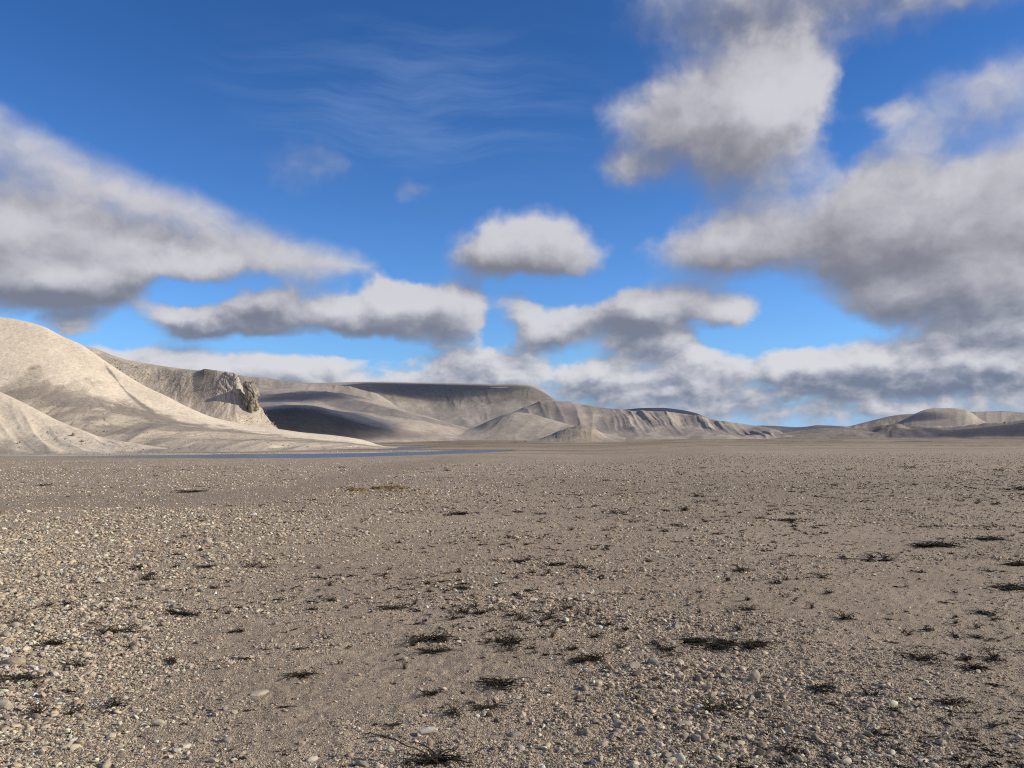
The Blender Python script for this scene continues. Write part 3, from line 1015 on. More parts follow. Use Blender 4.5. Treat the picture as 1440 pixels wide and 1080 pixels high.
# --- dark ridge on the horizon
loft('far_ridge', 960, 1280, 1.5, [
    ('z', [(960, -20, 4200), (1280, -20, 4200)]),
    ('p', [(960, 604, 5200), (1068, 603.5, 5200), (1123, 604.5, 5200), (1160, 604, 5200), (1280, 604, 5200)]),
    ('p', [(960, 600, 6200), (1051, 599, 6200), (1068, 598.6, 6200), (1096, 599.4, 6200), (1123, 600.8, 6100), (1134, 600, 6000), (1151, 597.8, 5900), (1168, 598.4, 5900), (1200, 600.5, 5900), (1280, 602, 6000)]),
    ('z', [(960, -20, 9000), (1280, -20, 9000)]),
], [2, 16, 8], m_far, r_plain(15, 395), p_plain((.12, .115, .12), (.16, .15, .15), 397))

# --- hills on the right
loft('hill', 1150, 1330, 1.0, [
    ('z', [(1150, -10, 1300), (1330, -10, 1300)]),
    ('p', [(1150, 606, 1500), (1257, 602, 1500), (1330, 600, 1500)]),
    ('p', [(1150, 604, 1800), (1194, 599.4, 1850), (1220, 593, 1880), (1240, 588, 1900), (1257, 584.3, 1900), (1282, 582.3, 1900), (1300, 584, 1880), (1330, 595, 1860)]),
    ('z', [(1150, -10, 2600), (1257, 20, 2600), (1330, -10, 2600)]),
], [2, 24, 8], m_far, r_plain(7, 401, 16), p_plain(FGREY * .85, FSAND * .8, 403))


def p_knoll(U, V, G):
    n = fbm(U / 14, V * 1.2, 5, 413, .6)
    C = lerp(np.broadcast_to(FSAND * 1.02, U.shape + (3,)), FGREY, S(.4, .62, n) * .6)
    return lerp(C, np.array((.19, .17, .15)), S(1.9, 1.3, V + (n - .5) * .7) * S(1375, 1330, U) * .7)  # front and left darkened: the knoll's shaded side painted in


loft('hill', 1235, 1400, .8, [
    ('z', [(1235, -10, 1050), (1400, -10, 1050)]),
    ('p', [(1235, 604, 1180), (1290, 600, 1160), (1340, 600, 1160), (1400, 601, 1170)]),
    ('p', [(1235, 600, 1290), (1257, 596, 1310), (1276, 587.5, 1340), (1290, 580.5, 1360), (1304, 575.5, 1380), (1318, 573.8, 1390), (1340, 574, 1390), (1357, 576, 1380), (1366, 580, 1370), (1380, 590, 1340), (1400, 600, 1310)]),
    ('z', [(1235, -10, 1700), (1330, 20, 1800), (1400, -10, 1700)]),
], [2, 36, 10], m_far, r_plain(2.5, 411, 15), p_knoll)
loft('hill', 1340, 1680, 1.0, [
    ('z', [(1340, -10, 1200), (1680, -10, 1200)]),
    ('p', [(1340, 602, 1350), (1400, 600, 1330), (1500, 600, 1330), (1680, 602, 1330)]),
    ('p', [(1340, 590, 1560), (1366, 579, 1590), (1384, 578.6, 1600), (1412, 577.8, 1600), (1440, 580, 1600), (1520, 584, 1600), (1680, 598, 1600)]),
    ('z', [(1340, -10, 2200), (1440, 20, 2300), (1680, -10, 2200)]),
], [2, 30, 8], m_far, r_plain(3, 421, 18), p_plain(FSAND * .95, FGREY, 423))


def r_rise(U, V, G):
    lump = S(.4, 1.2, V) * S(2.4, 1.6, V) * np.clip(fbm(G[..., 0] / 34, G[..., 1] / 40, 4, 431, .5) - .5, 0, 1) * 30 * np.exp(-((U - 1262) / 62) ** 2) * .7
    rim = S(1.55, 1.95, V) * S(2.4, 2.05, V) * (fbm(U / 8, V * .6, 4, 433, .4, ridged=True) - .6) * 1.5 * S(1300, 1340, U)
    return lump + rim + S(.2, 1, V) * S(3, 2, V) * (fbm(U / 40, V * 1.5, 4, 435) - .5) * 2


def p_rise(U, V, G):
    n = fbm(U / 40, V * 3, 5, 441, .6)
    C = lerp(np.broadcast_to(np.array((.215, .178, .142)), U.shape + (3,)), FGREY, S(.42, .66, n) * .7)
    C = lerp(C, np.array((.15, .125, .10)), S(1280, 1420, U) * S(1.9, 1.5, V) * S(.35, .6, n) * .7)  # cloud shade painted over the brown slope towards the right
    return lerp(C, FSAND, S(1.72, 1.95, V + (n - .5) * .3) * .75)


loft('rise', 1060, 1760, 1.0, [
    ('z', [(1060, ZL, 520), (1440, ZL, 470), (1760, ZL, 460)]),
    ('p', [(1060, 617.5, 640), (1107, 617, 620), (1250, 617.5, 590), (1440, 619.5, 540), (1760, 620, 520)]),
    ('p', [(1060, 613, 860), (1107, 608.5, 850), (1137, 605, 850), (1160, 602.5, 860), (1196, 602, 880), (1234, 603, 880), (1284, 602, 880), (1318, 600.8, 870), (1351, 599.3, 850), (1387, 595.5, 820), (1415, 593, 800), (1440, 590, 780), (1600, 580, 760), (1760, 576, 760)]),
    ('z', [(1060, ZL, 1100), (1284, 2, 1150), (1440, 8, 1100), (1760, 18, 1100)]),
    ('z', [(1060, -10, 1500), (1440, -10, 1500), (1760, -10, 1500)]),
], [3, 44, 12, 3], m_far, r_rise, p_rise)


# ------------------------------------------------------------------ stones
rng = np.random.default_rng(7)


def stone_mesh(name, seed, sub=2, round_=.5):
    r = np.random.default_rng(seed)
    b = bmesh.new()
    bmesh.ops.create_icosphere(b, subdivisions=sub, radius=1)
    co = np.array([v.co[:] for v in b.verts])
    for _ in range(int(r.integers(5, 9))):
        n = r.normal(size=3)
        n /= np.linalg.norm(n)
        d = r.uniform(.45, .80) * (1 - round_) + round_ * .86
        co -= np.maximum(co @ n - d, 0)[:, None] * n * r.uniform(.75, 1)
    s = r.integers(0, 999)
    co *= (1 + (fbm(co[:, 0] * 1.7 + co[:, 2] + s, co[:, 1] * 1.7 - co[:, 2] * .6 + s, 3, int(s)) - .5) * .35)[:, None]
    co *= np.array((1.0, r.uniform(.62, .9), r.uniform(.38, .66)))
    co[:, 2] -= co[:, 2].mean()
    for v, c in zip(b.verts, co):
        v.co = c * .5
    m = bpy.data.meshes.new(name)
    b.to_mesh(m)
    b.free()
    if round_ > .45:
        m.shade_smooth()
    return m


def stone_material(name, kind):
    m, nt, b = new_mat(name, .85)
    if kind == 'instance':
        c = attr(nt, 'tint', 'Color', 'INSTANCER')
    else:
        oi = nt.nodes.new('ShaderNodeObjectInfo')
        c = N(nt, oi.outputs['Color'])
    tcn = nt.nodes.new('ShaderNodeTexCoord')
    ob = N(nt, tcn.outputs['Object'])
    oi2 = nt.nodes.new('ShaderNodeObjectInfo')
    sh = vmath(nt, 'ADD', ob, vmath(nt, 'SCALE', (17., 31., 7.), N(nt, oi2.outputs['Random'])))
    n1 = noise(nt, sh, 3.0, 5, .65)
    n2 = noise(nt, sh, 16.0, 3, .6)
    put(nt, vmath(nt, 'SCALE', c, (n1 - .5) * .7 + (n2 - .5) * .4 + 1.0), b.inputs['Base Color'])
    if kind != 'instance':
        bump(nt, n1 + n2 * .4, .5, .006, b)
    return m


m_gravel = stone_material('gravel_stone', 'instance')
m_stone = stone_material('loose_stone', 'object')

PAL = np.array([(.43, .37, .27), (.36, .305, .228), (.29, .247, .186), (.52, .455, .345), (.23, .195, .148), (.40, .32, .225), (.14, .12, .10), (.37, .335, .28)])
PROB = np.array([.22, .24, .20, .08, .10, .04, .05, .07])
PROB = PROB / PROB.sum()


def tints(n, bright=None):
    c = PAL[rng.choice(len(PAL), n, p=PROB)] * rng.uniform(.82, 1.12, (n, 1))
    return c if bright is None else c * bright[:, None]


def hidden_collection(name, meshes, mat):
    c = bpy.data.collections.new(name)                     # never linked to the scene: only a source of shapes
    for m in meshes:
        if not m.materials:
            m.materials.append(mat)
        c.objects.link(bpy.data.objects.new(m.name, m))
    return c


def scatter(name, pts, scl, rot, idx, tint, coll):
    me = bpy.data.meshes.new(name)
    me.vertices.add(len(pts))
    me.vertices.foreach_set('co', np.ascontiguousarray(pts, np.float32).ravel())
    put_attr(me, 'scl', scl, 'FLOAT_VECTOR')
    put_attr(me, 'rot', rot, 'FLOAT_VECTOR')
    put_attr(me, 'idx', idx, 'INT')
    put_attr(me, 'tint', tint, 'FLOAT_COLOR')
    o = link(name, me, None, 'stuff')
    g = bpy.data.node_groups.new(name, 'GeometryNodeTree')
    g.interface.new_socket('Geometry', in_out='INPUT', socket_type='NodeSocketGeometry')
    g.interface.new_socket('Geometry', in_out='OUTPUT', socket_type='NodeSocketGeometry')
    a, z = g.nodes.new('NodeGroupInput'), g.nodes.new('NodeGroupOutput')
    iop = g.nodes.new('GeometryNodeInstanceOnPoints')
    ci = g.nodes.new('GeometryNodeCollectionInfo')
    ci.inputs['Collection'].default_value = coll
    ci.inputs['Separate Children'].default_value = True
    ci.inputs['Reset Children'].default_value = True
    iop.inputs['Pick Instance'].default_value = True

    def na(nm, t):
        n = g.nodes.new('GeometryNodeInputNamedAttribute')
        n.data_type = t
        n.inputs['Name'].default_value = nm
        return n.outputs['Attribute']
    e2r = g.nodes.new('FunctionNodeEulerToRotation')
    g.links.new(na('rot', 'FLOAT_VECTOR'), e2r.inputs[0])
    g.links.new(a.outputs[0], iop.inputs['Points'])
    g.links.new(ci.outputs[0], iop.inputs['Instance'])
    g.links.new(na('idx', 'INT'), iop.inputs['Instance Index'])
    g.links.new(e2r.outputs[0], iop.inputs['Rotation'])
    g.links.new(na('scl', 'FLOAT_VECTOR'), iop.inputs['Scale'])
    g.links.new(iop.outputs[0], z.inputs[0])
    o.modifiers.new('scatter', 'NODES').node_group = g
    return o


gravel_shapes = [stone_mesh('pebble_shape', 100 + i, 2 if i < 4 else 1, .12 if i % 3 else .5) for i in range(9)]
c_gravel = hidden_collection('gravel_shapes', gravel_shapes, m_gravel)

# fine and coarse gravel: too many to count
n0 = 1120000
gx = rng.uniform(-560, 2000, n0)
gy = 622 + (1125 - 622) * rng.uniform(0, 1, n0) ** 1.12
wx, wy, wz = ground_hit(gx, gy)
st = stony(gx, gy, wx, wy)
keep = (rng.uniform(0, 1, n0) < np.clip(.15 + st * .52, 0, 1)) & (river_d(wx, wy)[0] > 2.2) & (wy < 160)
gx, gy, wx, wy, wz, st = (q[keep] for q in (gx, gy, wx, wy, wz, st))
n0 = len(gx)
mm = wy / F_PX
size = mm * (.8 + 1.1 * rng.lognormal(0, .78, n0)) * (.64 + .5 * st)
size = np.clip(size, .004, np.clip(.050 + wy * .0026, .055, .24) * (.5 + .6 * st))
sc3 = np.stack((size * rng.uniform(.9, 1.4, n0), size * rng.uniform(.8, 1.1, n0), size * rng.uniform(.40, 1.0, n0)), -1)
rot = np.stack((rng.normal(0, .35, n0), rng.normal(0, .35, n0), rng.uniform(0, 6.283, n0)), -1)
scatter('gravel', np.stack((wx, wy, wz + size * .10), -1), sc3, rot, rng.integers(0, 9, n0), np.clip(tints(n0) * (1.13, 1.04, .98) * np.exp(rng.normal(0, 1, (n0, 1)) * (.27 + .18 * S(10, 40, wy))[:, None]) * (1 + .22 * np.clip(1 - gx / 700, 0, 1))[:, None], .03, .60), c_gravel)

# pale cobbles along the far bank of the river
n1_ = 5200
ux = rng.uniform(-120, 620, n1_)
yy = np.interp(ux, RV[:, 0], RV_Y) + np.interp(ux, RV[:, 0], np.maximum(RV[:, 2], 5)) * 1.42 + rng.uniform(.05, 1, n1_) * 17
xx = (ux - 720) / F_PX * yy
kk = fbm(xx / 9, yy / 14, 3, 505) > .42
xx, yy = xx[kk], yy[kk]
s1_ = rng.lognormal(-1.9, .4, len(xx))
scatter('cobble_bank', np.stack((xx, yy, zg(xx, yy) + s1_ * .1), -1), np.stack((s1_ * 1.2, s1_, s1_), -1),
        np.stack((rng.normal(0, .3, len(xx)), rng.normal(0, .3, len(xx)), rng.uniform(0, 6.28, len(xx))), -1),
        rng.integers(0, 9, len(xx)), tints(len(xx)) * 1.25, c_gravel)

# scree lying on the near slopes
sp_, ss_, tt_ = [], [], []
for (nm_, U_, V_, G_), cnt_ in zip([q for q in SURF if q[0] in ('hill', 'cliff')][:3], (900, 2600, 2600)):
    f = rng.integers(0, U_.size, cnt_ * 3)
    u_, v_, g_ = U_.ravel()[f], V_.ravel()[f], G_.reshape(-1, 3)[f]
    clump = fbm(g_[:, 0] / 13, g_[:, 2] / 8 + g_[:, 1] / 15, 3, 515)
    low_ = (v_ < 2.4) if nm_ == 'hill' else (v_ < 2.9) & (u_ > 150)
    ok = low_ & (v_ > .95) & (clump > .50) & (u_ > -120)
    g_ = g_[ok][:cnt_]
    sp_.append(g_ + rng.normal(0, .8, g_.shape) * (1, 0, 0))
    ss_.append(rng.lognormal(-1.55 if nm_ == 'hill' else -1.25, .5, len(g_)))
    tt_.append(tints(len(g_)) * (.9 if nm_ == 'hill' else .8))
sp_, ss_, tt_ = np.concatenate(sp_), np.concatenate(ss_), np.concatenate(tt_)
scatter('scree', sp_, np.stack((ss_ * 1.3, ss_, ss_), -1), rng.uniform(0, 6.28, (len(ss_), 3)), rng.integers(0, 9, len(ss_)), tt_, c_gravel)

# the stones that show largest, one by one
round_shapes = [stone_mesh('stone', 300 + i, 3, .40) for i in range(5)]
sharp_shapes = [stone_mesh('stone', 320 + i, 2, .12) for i in range(6)]
for m in round_shapes + sharp_shapes:
    m.materials.append(m_stone)
GROUP_S = 'loose stones on the gravel plain'


def add_stone(px, py, w, h, shape, colour, label, turn=0., tall=None):
    x, y, z = (float(q) for q in ground_hit(np.array([px]), np.array([py])))
    m = y / F_PX
    o = bpy.data.objects.new('stone', shape)
    COL.objects.link(o)
    sx = w * m
    sz = h * m * .95 if tall is None else tall * m
    sy = max(.5 * sx, min(sx, h * m * 1.3))
    o.scale = (sx, sy, sz * 1.7)
    o.location = (x, y, z + sz * .16)
    o.rotation_euler = (rng.normal(0, .10), rng.normal(0, .10), turn)
    o.color = (*(c_ * .86 for c_ in colour), 1)
    o['label'], o['category'], o['group'] = label, 'stone', GROUP_S
    return o


CREAM, TAN, LIGHT, GRAYS, OCHRE, DUSK = (.52, .45, .335), (.42, .345, .25), (.58, .52, .42), (.33, .295, .245), (.50, .42, .27), (.20, .175, .15)
PLACED = [
    (362, 977, 34, 9, 3, 'r', CREAM, 'long cream slab lying tilted on bare silt at the lower left', .5),
    (16, 935, 36, 17, 0, 'r', TAN, 'largest rounded tan cobble, cut by the left edge of the picture', .1),
    (6, 993, 30, 18, 1, 'r', CREAM, 'rounded pale cobble at the left edge below the larger tan one', 0),
    (602, 1032, 30, 15, 1, 's', LIGHT, 'broad whitish chunk above the lowest dark shrub at the bottom centre', .2),
    (531, 1042, 11, 8, 2, 'r', CREAM, 'small cream pebble on silt left of the whitish chunk', 0),
    (724, 1033, 20, 11, 0, 's', GRAYS, 'grey shard with a dark hollow beside it near the bottom centre', .1),
    (1061, 957, 22, 22, 2, 's', TAN, 'upright tan stone throwing a black shadow below the long green shrub', .2),
    (948, 906, 28, 8, 2, 'r', OCHRE, 'flat ochre slab at the left end of the long green shrub', .15),
    (841, 964, 13, 14, 3, 'r', CREAM, 'round cream pebble, larger of the touching pair amid dark coarse gravel', 0),
    (859, 964, 11, 9, 0, 'r', OCHRE, 'round ochre pebble, smaller of the touching pair amid dark coarse gravel', .4),
    (904, 942, 12, 8, 3, 's', LIGHT, 'bright angular pebble below a leaning shard in the coarse gravel', .3),
    (919, 935, 20, 14, 4, 's', GRAYS, 'leaning grey shard with a black shadow on its left', -.5),
    (569, 926, 10, 7, 4, 's', OCHRE, 'lone yellowish pebble below the dark twiggy shrub on bare silt', 0),
    (704, 788, 15, 5, 1, 's', LIGHT, 'pale wedge pointing left against the first of two dark tufts', .1),
    (762, 793, 12, 5, 0, 's', LIGHT, 'pale wedge pointing left against the second of two dark tufts', .1),
    (224, 1018, 22, 11, 1, 'r', CREAM, 'plump cream cobble in the stony ground at lower left', .2),
    (193, 1000, 17, 9, 4, 'r', LIGHT, 'light oval cobble just above left of the plump cream one', .1),
    (240, 846, 13, 7, 2, 'r', LIGHT, 'bright oval pebble on its own left of centre, mid distance', .3),
    (76, 950, 12, 9, 0, 'r', LIGHT, 'whitish pebble right of the dark mat by the left edge', 0),
    (39, 967, 13, 10, 3, 'r', OCHRE, 'yellow rounded pebble below the dark mat by the left edge', 0),
    (131, 949, 11, 10, 1, 'r', CREAM, 'cream egg-shaped pebble right of the whitish one', .9),
    (1324, 1046, 18, 13, 5, 's', GRAYS, 'grey blocky stone near the lower right corner', .2),
    (1434, 1041, 16, 13, 3, 's', CREAM, 'cream stone with dark shadow at the lower right edge', .2),
    (1231, 913, 10, 6, 2, 'r', CREAM, 'oval cream pebble on silt right of the long green shrub', .1),
    (1190, 1072, 20, 12, 2, 's', LIGHT, 'pale angular stone on the bottom edge right of centre', .2),
    (1143, 966, 10, 9, 0, 's', LIGHT, 'small white stone wedged in the dark tuft right of centre', .7),
    (845, 889, 13, 5, 2, 'r', CREAM, 'thin cream flake lying flat right of centre', .1),
    (948, 908, 9, 6, 1, 's', CREAM, 'cream chip touching the flat ochre slab', .6),
    (1035, 918, 9, 8, 5, 's', OCHRE, 'yellowish chip just under the long green shrub', .2),
    (424, 1045, 14, 10, 4, 'r', TAN, 'orange tan pebble on silt at the bottom left of centre', .2),
    (318, 1041, 16, 10, 0, 'r', GRAYS, 'grey oval cobble left of the orange tan pebble', .1),
    (268, 1018, 14, 9, 2, 'r', TAN, 'tan pebble on silt right of the plump cream cobble', .4),
    (1040, 1043, 18, 12, 4, 's', CREAM, 'cream lump among dark coarse gravel at the bottom right of centre', .3),
    (1018, 1050, 20, 11, 1, 's', GRAYS, 'grey lump left of the cream one in the dark coarse gravel', .3),
    (1112, 1030, 13, 9, 3, 's', TAN, 'tan stone right of the cream lump in the dark coarse gravel', .1),
]
for px, py, w, h, i, k, c, lab, turn in PLACED:
    add_stone(px, py, w, h, (round_shapes if k == 'r' else sharp_shapes)[i % 5], c, lab, turn)

LANDMARKS = [
    (362, 977, 'long cream slab'), (18, 934, 'big tan cobble at the edge'), (602, 1032, 'whitish chunk'), (1061, 957, 'upright tan stone'),
    (1022, 906, 'long dark green mat'), (606, 890, 'wide twiggy blackish shrub'), (424, 940, 'lone black shrub'), (608, 966, 'small upright black shrub'),
    (700, 963, 'long bare twig runner'), (604, 1066, 'largest brown shrub'), (742, 871, 'bow-shaped tuft'), (1424, 824, 'thick mat at the edge'),
    (1318, 767, 'very long thin mat'), (1032, 803, 'flat dark green mat'), (1158, 967, 'mat holding a white stone'), (1034, 992, 'ragged tuft in coarse gravel'),
    (757, 790, 'tuft pair with pale wedges'), (180, 887, 'dry tuft among the cobbles'), (520, 688, 'ochre moss strip'), (551, 853, 'spreading brown tuft'),
    (1110, 731, 'flat mat far off'), (876, 720, 'small far tuft'), (258, 862, 'thin brown twig line'), (372, 796, 'dark mat in far cobbles'),
    (1300, 928, 'dark twig runner'), (1324, 1046, 'grey blocky stone'), (1190, 1072, 'pale angular stone'), (224, 1018, 'plump cream cobble'),
    (34, 948, 'wide dry brown mat'), (826, 928, 'mat atop the coarse gravel'), (850, 964, 'touching pair of round pebbles'), (1040, 1043, 'cream lump in dark gravel'),
]
ORD = ['nearest', 'second nearest', 'third nearest', 'fourth nearest', 'fifth nearest', 'sixth nearest', 'seventh nearest', 'eighth nearest', 'ninth nearest', 'tenth nearest']


def name_by_place(items, noun):
    """items: (object, column, row, look). Each gets a label from its look and its rank beside the closest landmark."""
    box = {}
    for o, px, py, look in items:
        k = (py - 605) / 160.0 + .15                       # what looks close is judged at the scale of that row
        i = min(range(len(LANDMARKS)), key=lambda q: math.hypot((LANDMARKS[q][0] - px) / k, 2.2 * (LANDMARKS[q][1] - py) / k))
        dx_, dy_ = px - LANDMARKS[i][0], (py - LANDMARKS[i][1]) * 2.2
        side = ('right of' if dx_ > 0 else 'left of') if abs(dx_) > abs(dy_) else ('below' if dy_ > 0 else 'above')
        box.setdefault((i, side), []).append((math.hypot(dx_, dy_), o, look))
    for (i, side), row in box.items():
        row.sort(key=lambda q: q[0])
        for n, (_, o, look) in enumerate(row):
            o['label'] = f'{look} {noun}, {ORD[n] if n < len(ORD) else str(n + 1) + "th nearest"} {side} the {LANDMARKS[i][2]}'


ZONES = [((-20, 330, 800, 1085), 130, 'r'), ((760, 1180, 930, 1085), 62, 's'), ((1180, 1450, 900, 1085), 28, 's'),
         ((380, 760, 820, 1085), 22, 's'), ((100, 560, 700, 800), 20, 'r'), ((640, 1440, 700, 900), 26, 's')]
cols = [(CREAM, 'cream'), (TAN, 'tan'), (LIGHT, 'whitish'), (GRAYS, 'grey'), ((.40, .345, .265), 'greyish tan'), ((.48, .41, .31), 'pale tan'), ((.29, .25, .20), 'dark grey')]
named = []
for (x0, x1, y0, y1), n, k in ZONES:
    cx = rng.uniform(x0, x1, 4000)
    cy = y0 + (y1 - y0) * rng.uniform(0, 1, 4000) ** .8
    ax, ay, _ = ground_hit(cx, cy)
    ok = rng.uniform(0, 1, 4000) < np.clip(stony(cx, cy, ax, ay) - .25, 0, 1)
    for px, py in list(zip(cx[ok], cy[ok]))[:n]:
        t = (py - 640) / 440
        w = float(np.clip(rng.lognormal(math.log(7 + 5.5 * t), .33), 6, 24))
        shapes = round_shapes if k == 'r' else sharp_shapes
        cv, cn_ = cols[rng.integers(len(cols))]
        o = add_stone(px, py, w, w * rng.uniform(.45, .7), shapes[rng.integers(len(shapes))], tuple(np.array(cv) * rng.uniform(.9, 1.08)), '', rng.uniform(0, 6.28))
        named.append((o, px, py, ('small ' if w < 9 else 'large ' if w > 15 else '') + cn_ + (' rounded' if k == 'r' else ' angular')))
name_by_place(named, 'stone')


# ------------------------------------------------------------------ low dark plants
def bark_mat():
    m, nt, b = new_mat('dark_twig', .9)
    n = noise(nt, position(nt), 60., 3, .6)
    put(nt, mix(nt, n, (.014, .010, .007), (.060, .043, .029)), b.inputs['Base Color'])
    return m


def leaf_mat():
    m, nt, b = new_mat('dwarf_leaf', .75)
    n = noise(nt, position(nt), 45., 2, .6)
    n2 = noise(nt, position(nt), 7., 2, .6)
    oi = nt.nodes.new('ShaderNodeObjectInfo')
    c = mix(nt, sstep(nt, n, .35, .65), (.012, .013, .006), (.036, .038, .015))
    brown = (sstep(nt, n2, .5, .72) + sstep(nt, N(nt, oi.outputs['Random']), .55, .8)).clamp()
    put(nt, mix(nt, brown, c, (.062, .042, .024)), b.inputs['Base Color'])
    return m


m_twig, m_leaf = bark_mat(), leaf_mat()


def plant_meshes(seed, arms, per_arm, spread=.2, height=.09, curl=.3, flat=.6, hubs=3, thick=.0045):
    """dark woody strands that leave a few roots, rise and arch outwards, with side shoots and small leaves hugging them; about 0.4 m across"""
    r = np.random.default_rng(seed)
    tv, tf, lv, lf = [], [], [], []
    root_at = [np.array((r.normal(0, spread * .42), r.normal(0, spread * .42 * flat), 0)) for _ in range(hubs)]
    main = r.dirichlet(np.ones(hubs) * 1.2)

    def strand(p, a, L, up, rad, leaves):
        n = max(4, int(L / .02))
        path = [p]
        for i in range(n):
            a += r.normal(0, curl)
            rise = up * (1 - 1.7 * i / n) * L / n
            p = p + np.array((math.cos(a) * L / n, math.sin(a) * L / n * flat, rise + r.normal(0, .002)))
            p[2] = max(p[2], .003)
            path.append(p)
        base = len(tv)
        for i, q in enumerate(path):
            dv = path[min(i + 1, n)] - path[max(i - 1, 0)]
            sd = np.array((-dv[1], dv[0], 0))
            sd /= np.linalg.norm(sd) + 1e-9
            ra = rad * (1 - .7 * i / n) * r.uniform(.7, 1.25)
            tv.extend((tuple(q + sd * ra), tuple(q - sd * ra), tuple(q + np.array((0, 0, ra * 1.7)))))
            if i:
                b0, b1 = base + 3 * (i - 1), base + 3 * i
                for u, w in ((0, 1), (1, 2), (2, 0)):
                    tf.append((b0 + u, b0 + w, b1 + w, b1 + u))
        for _ in range(leaves):
            t = r.uniform(.15, 1.0) * n
            i = min(int(t), n - 1)
            q = path[i] + (path[i + 1] - path[i]) * (t - i) + r.normal(0, .0035, 3)
            q[2] = max(q[2], .003)
            b, tl = r.uniform(0, 6.283), r.uniform(-.1, 1.2)
            l, w = r.uniform(.007, .016), r.uniform(.003, .006)
            d = np.array((math.cos(b) * math.cos(tl), math.sin(b) * math.cos(tl), math.sin(tl)))
            sd = np.array((-math.sin(b), math.cos(b), 0)) * w
            k = len(lv)
            lv.extend((tuple(q), tuple(q + d * l * .5 + sd), tuple(q + d * l), tuple(q + d * l * .5 - sd)))
            lf.append((k, k + 1, k + 2, k + 3))
        return path

    for k in range(arms):
        h = root_at[r.choice(hubs, p=main)]
        L = spread * r.lognormal(-.55, .5)
        up = r.uniform(.1, 1.0) * height / .06
        path = strand(h + r.normal(0, .012, 3) * (1, 1, 0), r.uniform(0, 6.283), L, up, thick * r.uniform(.6, 1.3), per_arm)
        for _ in range(int(r.integers(0, 3))):
            j = int(r.integers(1, len(path) - 1))
            dv = path[j] - path[j - 1]
            strand(path[j], math.atan2(dv[1], dv[0]) + r.choice((-1, 1)) * r.uniform(.5, 1.1), L * r.uniform(.25, .5), up * .5, thick * .7, per_arm // 3)
    out_ = []
    for nm, v, f, m in (('twigs', tv, tf, m_twig), ('leaves', lv, lf, m_leaf)):
        me = bpy.data.meshes.new(nm)
        me.from_pydata(v, [], f)
        me.materials.append(m)
        out_.append(me)
    return out_


MATS = [plant_meshes(900 + i, 64, 38, spread=.21, height=.055, hubs=7, curl=.42) for i in range(4)]        # creeping leafy mats
TWIGGY = [plant_meshes(920 + i, 38, 14, spread=.25, height=.065, hubs=4, curl=.36, thick=.0055) for i in range(5)]         # open, twiggy
TUFTS = [plant_meshes(940 + i, 26, 22, spread=.19, height=.11, hubs=2, curl=.3, flat=.8) for i in range(5)]  # compact tufts
GROUP_P = 'low dark shrubs scattered over the gravel plain'


def add_plant(px, py, w, h, proto, label, tall=1.0, turn=None):
    x, y, z = (float(q) for q in ground_hit(np.array([px]), np.array([py + h * .25])))
    wm_ = w * y / F_PX
    dep = max(h * .9, 3) * y * y / (F_PX * CAM_Z)
    root = bpy.data.objects.new('dwarf_shrub', None)
    root.empty_display_size = .05
    COL.objects.link(root)
    root.location = (x, y, z - .004)
    sx = wm_ / .42
    sy = float(np.clip(dep / .30, .35 * sx, 1.6 * sx))
    root.scale = (sx, sy, tall * min(1.25, max(.55, .5 * (sx + .6))))
    root.rotation_euler = (0, 0, rng.normal(0, .12) if turn is None else turn)
    for me_ in proto:
        c = bpy.data.objects.new(me_.name, me_)
        COL.objects.link(c)
        c.parent = root
    root['label'], root['category'], root['group'] = label, 'shrub', GROUP_P
    return root


